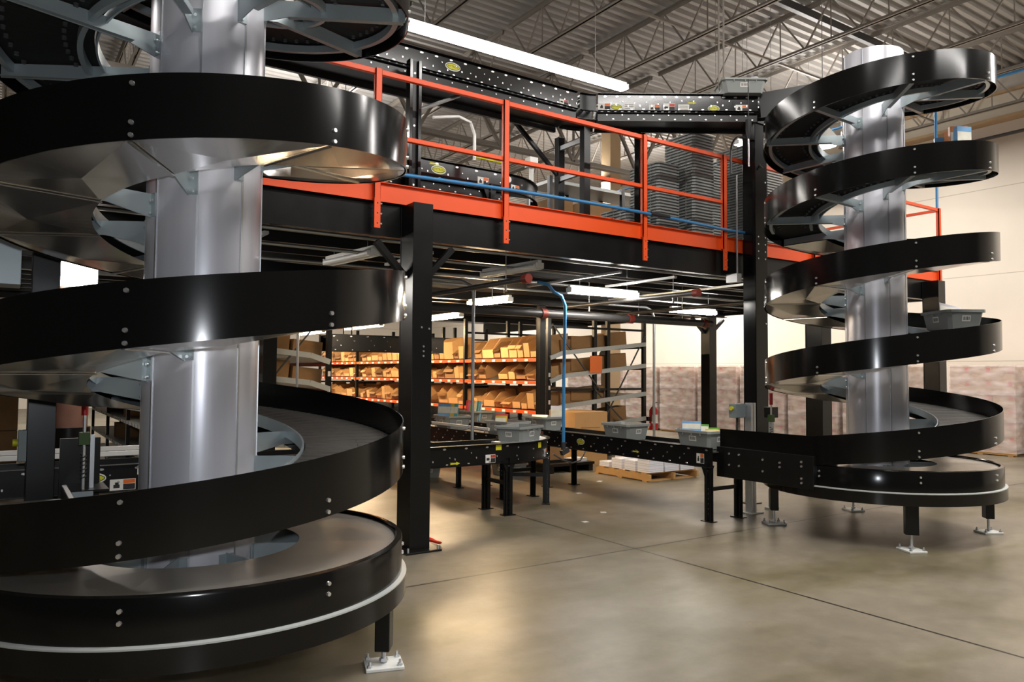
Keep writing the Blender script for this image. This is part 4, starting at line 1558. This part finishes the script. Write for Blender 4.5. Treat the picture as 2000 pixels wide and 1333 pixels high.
# ------------------------------------------------------------------ lamps
def strip_lamp(label, p0, p1, m, group='strip lamps', drop=None, lit=True):
    p0, p1 = Vector(p0), Vector(p1)
    t = thing('strip_lamp', label, 'lamp', tuple((p0 + p1) / 2), group)
    d = (p1 - p0).normalized()
    MB().bar(p0 + Vector((0, 0, .045)), p1 + Vector((0, 0, .045)), .05, .05).build('housing', 'white', t, bevel=.004)
    sd = Vector((d.y, -d.x, 0))
    for s in (-1, 1):
        MB().tube([p0 + sd * (.045 * s) + d * .03, p1 + sd * (.045 * s) - d * .03], .026, 10).build('fluorescent_tube', m, t, smooth=40)
    for q in (p0, p1):
        MB().bar(q - d * .005 + Vector((0, 0, .01)), q + d * .005 + Vector((0, 0, .01)), .10, .06).build('end_cap', 'white', t)
    if drop:
        for f in (.15, .85):
            q = p0.lerp(p1, f)
            MB().tube([q + Vector((0, 0, .07)), (q.x, q.y, drop)], .003, 5).build('hanger', 'conduit', t)
    return t


strip_lamp('long lit strip lamp over the high conveyor, brightest lamp in view', (2.91, 6.55, 4.85), (6.04, 6.55, 4.85), 'tube', drop=7.77)
strip_lamp('lit strip lamp hanging under the platform, above the second pipe run', (5.62, 7.08, 2.47), (6.70, 7.06, 2.47), 'tube_low', drop=2.93)
strip_lamp('warm lit lamp at the mouth of the picking aisle', (5.60, 9.35, 2.47), (5.70, 8.45, 2.47), 'tube_warm', drop=2.93)
strip_lamp('warm lit lamp in the middle of the picking aisle', (6.6, 11.3, 2.47), (6.6, 13.2, 2.47), 'tube_warm', drop=2.93)
strip_lamp('warm lit lamp deep in the picking aisle', (6.6, 14.6, 2.47), (6.6, 16.5, 2.47), 'tube_warm', drop=2.93)
strip_lamp('warm lit lamp at the far end of the picking aisle', (6.6, 18.0, 2.47), (6.6, 19.8, 2.47), 'tube_warm', drop=2.93)
strip_lamp('lit lamp under the platform near the tall thin post', (8.6, 8.3, 2.47), (9.6, 8.3, 2.47), 'tube_low', drop=2.93)
strip_lamp('unlit white strip lamp under the front of the platform, above the blue hose side', (4.58, 7.34, 2.60), (4.66, 6.36, 2.60), 'white', drop=2.93)
strip_lamp('unlit white strip lamp under the platform beside the tall front column', (2.78, 7.5, 2.60), (2.89, 6.55, 2.60), 'white', drop=2.93)
t = thing('box_lamp', 'bright boxy lamp under the platform seen left of the near tube', 'lamp', (.68, 9.3, 2.5))
MB().box(.50, 9.2, 2.38, .86, 9.4, 2.62).build('diffuser', 'tube', t, bevel=.02)
MB().box(.48, 9.19, 2.62, .88, 9.41, 2.66).bar((.68, 9.3, 2.66), (.68, 9.3, 2.93), .04, .04).build('housing', 'white', t)
t = thing('high_bay_lamp', 'glaring lamp seen between the upper turns of the far spiral', 'lamp', (9.95, 6.55, 5.0), 'hall lamps')
MB().tube([(9.95, 6.55, 4.86), (9.95, 6.55, 4.90)], [.20, .23], 20).build('lens', 'tube', t, smooth=40)
MB().tube([(9.95, 6.55, 4.90), (9.95, 6.55, 5.02), (9.95, 6.55, 5.15)], [.24, .16, .06], 20).build('reflector', 'white', t, smooth=40)
MB().tube([(9.95, 6.55, 5.15), (9.95, 6.55, 7.77)], .006, 6).build('hanger', 'conduit', t)
strip_lamp('lit strip lamp in the hall beyond the far spiral top', (12.4, 8.6, 6.1), (13.9, 8.6, 6.1), 'tube', drop=7.77)
strip_lamp('added fill lamp over the raised deck, hidden behind the bands of the nearer spiral', (1.5, 8.0, 4.30), (3.1, 8.0, 4.30), 'tube_low', drop=7.77)  # unseen lamp, added to brighten the tote stacks
strip_lamp('added fill lamp under the platform, hidden behind the near tube', (1.1, 8.0, 2.47), (2.1, 8.0, 2.47), 'tube_low', drop=2.93)  # unseen lamp, added to brighten the low labelled shelving
strip_lamp('small lit lamp glimpsed between the tall post and the far spiral', (9.3, 7.6, 5.05), (10.3, 7.6, 5.05), 'tube', drop=7.77)
strip_lamp('lit lamp showing under the high conveyor end', (8.0, 7.0, 5.0), (8.7, 6.8, 5.0), 'tube', drop=7.77)
strip_lamp('lit lamp seen between tube and upper track of the nearer spiral', (2.0, 6.9, 5.05), (2.5, 6.9, 5.05), 'tube', drop=7.77)


# ------------------------------------------------------------------ pipes, conduits, hoses
def run(name, label, cat, pts, r, m, group=None, n=10):
    return tag(MB().tube(pts, r, n).build(name, m, None, smooth=40), label, cat, group)


PG = 'sprinkler pipes under the platform'
t = thing('sprinkler_pipe', 'thick dark sprinkler main running under the platform', 'pipe', (3.2, 7.5, 2.2), PG)
MB().tube([(1.2, 7.5, 2.22), (8.6, 7.5, 2.22)], .05, 14).build('main', 'pipe', t, smooth=40)
for x in (1.8, 4.8, 8.0):
    MB().tube([(x, 7.5, 2.27), (x, 7.5, 2.93)], .006, 6).build('hanger', 'conduit', t)
for x in (5.55, 7.0, 8.45):
    MB().tube([(x - .04, 7.5, 2.22), (x + .04, 7.5, 2.22)], .062, 14).build('coupling', 'coupling', t, smooth=40)
for i, (x, y0, y1, z, lb) in enumerate(((4.22, 5.99, 8.6, 2.40, 'thin sprinkler branch pipe ending in a red coupling, left of the blue hose'), (6.62, 6.0, 8.4, 2.42, 'sprinkler branch pipe reaching forward past the bent conduit'), (8.3, 6.0, 9.2, 2.45, 'sprinkler branch pipe near the tall thin post'))):
    t = thing('sprinkler_pipe', lb, 'pipe', (x, y0, z), PG)
    MB().tube([(x, y0, z), (x, y1, z)], .028, 10).build('branch', 'pipe', t, smooth=40)
    MB().tube([(x, y0 - .05, z), (x, y0 + .03, z)], .045, 12).build('coupling', 'coupling', t, smooth=40)
    for yy in (y0 + .35, y1 - .5):
        MB().tube([(x, yy, z + .03), (x, yy, 2.93)], .004, 6).build('hanger', 'conduit', t)
        MB().tube([(x, yy, z - .03), (x, yy, z - .09)], .012, 8).disc((x, yy, z - .09), (0, 0, -1), .02, .006, 8).build('sprinkler_head', 'bolt', t)
CG = 'steel conduits under the platform'
run('conduit', 'upright conduit rising behind the first pipes, bent over at the top', 'conduit', [(9.13, 9.2, 0), (9.13, 9.2, 2.45), (9.08, 9.2, 2.55), (8.95, 9.2, 2.60), (7.2, 9.2, 2.60)], .022, 'conduit', CG)
run('conduit', 'thin upright conduit standing on the front conveyor', 'conduit', [(4.30, 7.10, .70), (4.30, 7.10, 2.36), (4.26, 7.10, 2.44), (4.15, 7.10, 2.48), (3.4, 7.10, 2.48)], .018, 'conduit', CG)
run('conduit', 'thin upright conduit seen between the near tube and the tall front column', 'conduit', [(3.05, 9.2, 0), (3.05, 9.2, 2.6)], .016, 'conduit', CG)
for k, (y, z) in enumerate(((6.25, 2.67), (6.75, 2.62), (7.9, 2.66), (8.5, 2.63))):
    run('conduit', 'long horizontal conduit under the platform joists, %s behind the front beam' % nth(k + 1), 'conduit', [(-2.5, y, z), (11.2, y, z)], .016, 'conduit', CG, 8)
for k, (x, y0, y1) in enumerate(((1.75, 6.1, 7.6), (3.3, 6.2, 7.2), (5.6, 6.15, 7.9), (6.4, 6.1, 7.3), (7.6, 6.1, 8.6))):
    tag(MB().box(x - .02, y0, 2.585, x + .02, y1, 2.61).build('strut_channel', 'galv_light', None), 'galvanised strut under the joists, %s counted from the nearer spiral' % nth(k + 1), 'strut', 'galvanised struts')
run('conduit', 'slim conduit clipped to the railing beside the tall thin post', 'conduit', [(7.10, 5.80, 2.66), (7.10, 5.80, 3.82)], .012, 'conduit')
tag(MB().box(7.06, 5.77, 2.56, 7.14, 5.929, 2.66).build('junction_box', 'galv_light', None), 'small junction box at the foot of the slim conduit', 'junction box')
arch = [(6.94 + .20 - .20 * math.cos(a * PI / 12), 5.75, 4.05 + .22 * math.sin(a * PI / 12)) for a in range(13)]
run('flexible_conduit', 'grey flexible conduit arching beside the tall thin post', 'conduit', [(6.94, 5.75, 3.80)] + arch + [(7.34, 5.62, 3.9)], .013, 'pipe')
run('air_hose', 'blue air hose running along the orange railing', 'hose', [(2.2, 5.815, 3.13)] + [(2.2 + k * .34, 5.815, 3.145 + .055 * math.sin(k / 15 * PI)) for k in range(1, 15)] + [(7.25, 5.815, 3.16)], .017, 'blue')
tag(MB().tube([(5.72, 5.815, 3.197), (6.0, 5.815, 3.193)], .023, 12).build('hose_sleeve', 'ink', None, smooth=40), 'black sleeve joining the blue air hose beside a rail post', 'hose sleeve')
t = thing('air_hose', 'blue air hose hanging down to the conveyor curve', 'hose', (5.64, 7.2, .55))
MB().tube([(5.64, 7.2, .62), (5.64, 7.2, 1.4), (5.66, 7.2, 2.30), (5.60, 7.2, 2.42), (5.48, 7.2, 2.46), (5.40, 7.2, 2.54), (5.25, 7.2, 2.56)], .020, 12).build('tubing', 'blue', t, smooth=40)
MB().tube([(5.64, 7.2, .66), (5.64, 7.2, .56)], .028, 10).bar((5.60, 7.19, .53), (5.70, 7.19, .57), .05, .06).build('regulator', 'pipe', t)
run('power_cable', 'grey cable drooping between the conveyor curve and the next conveyor', 'cable', [(5.45, 7.15, .53), (5.55, 7.1, .46), (5.68, 7.08, .42), (5.82, 7.1, .44), (5.93, 7.15, .53)], .010, 'pipe')
run('conduit', 'blue painted conduit rising at the far end of the platform', 'conduit', [(12.30, 6.1, 0), (12.30, 6.1, 5.7), (12.30, 6.2, 5.85), (12.30, 6.4, 5.9), (12.30, 14, 5.9)], .022, 'blue')
run('conduit', 'dark pipe fixed along the cream wall under its ledge', 'pipe', [(16.85, -4, 6.42), (16.85, 12, 6.42)], .035, 'pipe')
run('conduit', 'blue pipe under the roof beyond the far spiral', 'pipe', [(15.2, 1.0, 7.05), (15.2, 7.6, 7.05)], .04, 'blue')
t = thing('conduit_drop', 'pair of thin rods hanging from the roof with a black plug, beside the high conveyor', 'hanging cable', (6.55, 5.55, 4.0))
for dx in (-.05, .03):
    MB().tube([(6.52 + dx, 5.52, 4.62), (6.52 + dx, 5.52, 7.6)], .010, 8).build('rod', 'joist', t)
MB().tube([(6.50, 5.15, 4.62), (6.50, 5.15, 4.05)], .006, 6).build('cord', 'ink', t)
MB().tube([(6.50, 5.15, 4.18), (6.50, 5.15, 4.05), (6.50, 5.15, 3.98)], [.03, .03, .012], 10).build('plug', 'ink', t, smooth=40)
MB().tube([(6.50, 5.15, 3.98), (6.50, 5.15, 3.68)], .007, 6).build('chain', 'bolt', t)
run('conduit', 'white conduit bent over on the raised deck behind the railing', 'conduit', [(4.2, 7.9, 4.52), (4.55, 7.9, 4.60), (4.72, 7.9, 4.56), (4.78, 7.9, 4.42), (4.78, 7.9, 4.10)], .02, 'white')
t = thing('conduit', 'white upright conduit with a box, left of the ladder frame on the deck', 'conduit', (5.5, 7.7, 3.0))
MB().tube([(5.5, 7.7, 2.995), (5.5, 7.7, 4.10)], .03, 10).build('upright', 'white', t, smooth=40)
MB().box(5.44, 7.64, 4.08, 5.56, 7.76, 4.20).build('outlet_box', 'white', t)
MB().tube([(5.5, 7.7, 4.14), (5.1, 7.8, 4.10), (4.80, 7.9, 4.14)], .012, 8).build('cable', 'yellow', t, smooth=40)

# ------------------------------------------------------------------ supports on the raised deck
def deck_post(label, x, y, z1, w=.09):
    t = thing('conveyor_support', label, 'support post', (x, y, 3.0), 'posts holding the high conveyor')
    for s in (-1, 1):
        MB().box(x + s * w / 2 - .016, y - .03, 3.0, x + s * w / 2 + .016, y + .05, z1).build('flange', 'gloss_black', t, bevel=.003)
    MB().box(x - w / 2, y, 3.0, x + w / 2, y + .02, z1).build('web', 'black', t)
    MB().box(x - .11, y - .07, 2.995, x + .11, y + .09, 3.007).build('base_plate', 'black', t)
    for z in (3.12, 3.2, 3.75, z1 - .12):
        MB().disc((x, y - .0, z), (0, -1, 0), .012, .006, 8).build('bolt', 'bolt', t)
    return t


deck_post('glossy black post carrying the high conveyor, nearest to the nearer spiral', 3.10, 6.20, 4.36)
deck_post('black post carrying the bend of the high conveyor', 5.94, 6.20, 4.21, .06)
t = thing('ladder_frame', 'black ladder shaped support frame standing on the raised deck', 'support frame', (5.30, 6.45, 3.0))
for y in (6.42, 6.88):
    MB().box(5.27, y - .04, 3.0, 5.36, y + .04, 4.21).build('upright', 'black', t, bevel=.003)
for z in (3.16, 3.72, 4.08):
    MB().bar((5.31, 6.46, z), (5.31, 6.84, z), .04, .05).build('rung', 'galv_light' if z > 3.2 else 'black', t)
MB().bar((5.31, 6.88, 3.75), (4.55, 6.88, 4.40), .04, .04).build('diagonal_brace', 'black', t)
run('tie_bar', 'grey steel tie bar sloping between conveyor and glossy black post', 'tie bar', [(3.16, 6.23, 3.92), (3.75, 6.5, 4.26)], .018, 'conduit')

# storage shelving with cartons deeper on the deck
t = thing('storage_shelf', 'grey shelving with cartons deeper on the raised deck', 'shelving', (7.0, 9.3, 3.0))
for x in (7.0, 7.75, 8.5, 9.25):
    for y in (9.3, 9.85):
        MB().box(x - .03, y - .03, 2.995, x + .03, y + .03, 4.55).build('upright', 'black', t)
for z in (3.28, 3.98, 4.5):
    MB().box(7.0, 9.28, z - .05, 9.25, 9.88, z).build('shelf', 'shelf_grey', t)
for k, (x, z, w, h) in enumerate(((7.25, 3.28, .42, .34), (7.75, 3.28, .42, .30), (8.22, 3.28, .42, .34), (8.75, 3.28, .5, .32), (7.3, 3.98, .36, .26), (8.05, 3.98, .5, .3), (8.65, 3.98, .45, .28))):
    cbox((x, 9.56, z), (w, .45, h), 0, 'carton on the deck shelving, %s shelf, %s along' % ('lower' if k < 4 else 'upper', nth(k + 1 if k < 4 else k - 3)), 'cartons on the deck shelving')
for k, (x, y) in enumerate(((5.9, 8.6), (6.5, 8.7))):
    cbox((x, y, 2.995), (.5, .45, .36), .1 * k, 'loose carton on the raised deck floor, %s one' % ('nearer', 'farther')[k], 'loose cartons on the deck')
for k in range(2):
    cbox((.05, 14.2, .55 * k), (.42, .42, .54), .1, 'tan box stacked on the bright floor far left of the near tube, %s' % ('lower one', 'upper one')[k], 'stacked tan boxes')
cbox((3.62, 7.4, 2.995), (.34, .3, .26), .2, 'carton on the raised deck under the bending conveyor')

# building columns
for x, y, r, z1, m, lb in ((12.6, 14.2, .17, 7.6, 'tan', 'tan building column rising behind the rack end'), (.66, 9.6, .18, 2.60, 'rust', 'stained concrete building column left of the near tube')):
    t = thing('building_column', lb, 'column', (x, y, 0))
    if m == 'tan':
        MB().box(x - r, y - r, 0, x + r, y + r, z1).build('shaft', m, t)
        MB().box(x - r - .1, y - r - .1, 0, x + r + .1, y + r + .1, .02).build('base_plate', m, t)
        MB().tube([(x - .25, y - .2, 1.95), (x - .52, y - .35, 1.93)], [.05, .13], 14).build('horn', 'ink', t, smooth=40)
    else:
        MB().tube([(x, y, 0), (x, y, z1)], r, 24).build('shaft', m, t, smooth=40)
        MB().tube([(x, y, .0), (x, y, .86)], r + .03, 24).build('guard_sleeve', 'black', t, smooth=40)

# elevated conveyor in the aisle
ec = conveyor('roller_conveyor', 'elevated dark conveyor crossing the lit aisle in front of the orange shelves', (4.5, 12.2), (6.65, 12.2), .4, 2.11, .28, 'overhead conveyors', .12, .3, seed=21)
for xx in (4.9, 6.3):
    for yy in (12.02, 12.38):
        MB().tube([(xx, yy, 2.05), (xx, yy, 2.93)], .012, 6).build('hanger_rod', 'black', ec)

# ------------------------------------------------------------------ odds and ends by the spirals
def lever(label, x, y, z0):
    t = thing('take_up_lever', label, 'lever', (x, y, 0), 'red gripped levers')
    MB().tube([(x, y, z0 + .17), (x, y, z0 + .30)], .020, 14).build('grip', 'red', t, smooth=40)
    MB().tube([(x, y, .20), (x, y, z0 + .17)], .010, 10).build('rod', 'galv_light', t, smooth=40)
    sp_ = [(x + .016 * math.cos(a), y + .016 * math.sin(a), z0 - .25 + a * .0042) for a in [k * .6 for k in range(70)]]
    MB().tube(sp_, .004, 5).build('spring', 'pipe', t, smooth=40)
    MB().box(x - .03, y - .025, z0 - .02, x + .03, y + .025, z0 + .06).build('clamp', 'green_ink', t)
    MB().box(x - .06, y - .05, 0, x + .06, y + .05, .02).bar((x, y, .02), (x, y, .22), .05, .05).build('foot', 'galv', t)
    return t


lever('lever with a red grip standing left of the near tube', .475, 5.62, 1.02)
lever('lever with a red grip beside the lower turns of the far spiral', 7.12, 5.36, .98)
t = thing('profile_post', 'shiny grooved aluminium post beside the far spiral run-out', 'post', (6.74, 5.33, 0))
MB().box(6.70, 5.30, .01, 6.735, 5.38, 1.18).box(6.745, 5.30, .01, 6.78, 5.38, 1.18).box(6.72, 5.32, .01, 6.76, 5.36, 1.18).build('profile', 'galv_light', t)
MB().box(6.64, 5.25, 0, 6.84, 5.43, .01).build('foot_plate', 'white_paint', t)
t = thing('control_box', 'small grey control box on a dark stalk, left of the aluminium post', 'control box', (6.62, 5.42, .75))
MB().box(6.53, 5.36, 1.02, 6.69, 5.46, 1.17).build('enclosure', 'grey_box', t, bevel=.006)
MB().tube([(6.60, 5.41, .30), (6.60, 5.41, .8), (6.61, 5.41, 1.02)], .014, 8).build('cable', 'pipe', t, smooth=40)
MB().tube([(6.53, 5.41, 1.12), (6.505, 5.41, 1.12)], .022, 12).build('button', 'yellow', t, smooth=40)
t = thing('drive_box', 'small black drive box behind the tall thin post, beside the red grip', 'drive box', (7.24, 5.42, .75))
MB().box(7.20, 5.40, 1.0, 7.30, 5.52, 1.12).build('housing', 'black', t, bevel=.005)
MB().box(7.23, 5.44, .0, 7.27, 5.48, 1.0).build('stalk', 'galv', t)
t = thing('emergency_stop_box', 'grey box with a yellow button on the dark column', 'emergency stop', (.14, 5.72, .90))
MB().box(.118, 5.70, .90, .165, 5.76, 1.10).build('enclosure', 'grey_box', t, bevel=.004)
MB().tube([(.118, 5.73, 1.02), (.09, 5.73, 1.02)], .024, 14).build('button', 'yellow', t, smooth=40)
t = thing('duct_box', 'pale galvanised box at the picture edge, under the nearer spiral pan', 'box', (0, 5.8, 2.02))
MB().box(-.32, 5.72, 2.02, .105, 5.98, 2.36).build('casing', 'galv', t, bevel=.004)
MB().bar((-.10, 5.85, 2.36), (-.10, 5.85, 2.64), .04, .04).build('hanger', 'galv', t)
t = thing('bracket_plate', 'galvanised mounting plates beside the red gripped lever, left of the near tube', 'bracket', (.40, 5.45, 0))
MB().box(.40, 5.46, .0, .52, 5.47, .72).build('plate', 'galv', t)
MB().box(.36, 5.92, .55, .60, 5.95, 1.02).build('slotted_panel', 'black', t)
MB().box(.515, 5.66, .0, .54, 5.68, 1.06).build('slotted_angle', 'galv_light', t)
MB().box(.38, 5.55, .70, .62, 5.90, .715).bar((.44, 5.7, 0), (.44, 5.7, .70), .04, .04).build('tray', 'black', t)
loop = [(3.12 + .07 * math.cos(a), 5.80 + .10 * math.sin(a), .012 + .06 * max(0, math.sin(a * .5))) for a in [k * PI / 8 for k in range(17)]]
run('extension_cord', 'red cord looped on the floor behind the tall front column', 'cord', [(3.10, 6.3, .012)] + loop, .008, 'red_cable')
for k, (x, y, w) in enumerate(((6.0, 7.35, .04), (6.9, 8.0, .05), (5.4, 6.2, .03), (4.9, 5.9, .03))):
    o = MB().box(-w, -.03, 0, w, .03, .002).build('paper_scrap', 'white_paint', None)
    o.location = (x, y, .001)
    o.rotation_euler = (0, 0, .5 * k)
    tag(o, ('small white paper scrap on the floor under the conveyor', 'white paper scrap lying near the pallet of bundles', 'pale paper scrap on the floor in front of the conveyor legs', 'tiny paper scrap on the floor near the conveyor curve')[k], 'paper scrap', 'paper scraps')
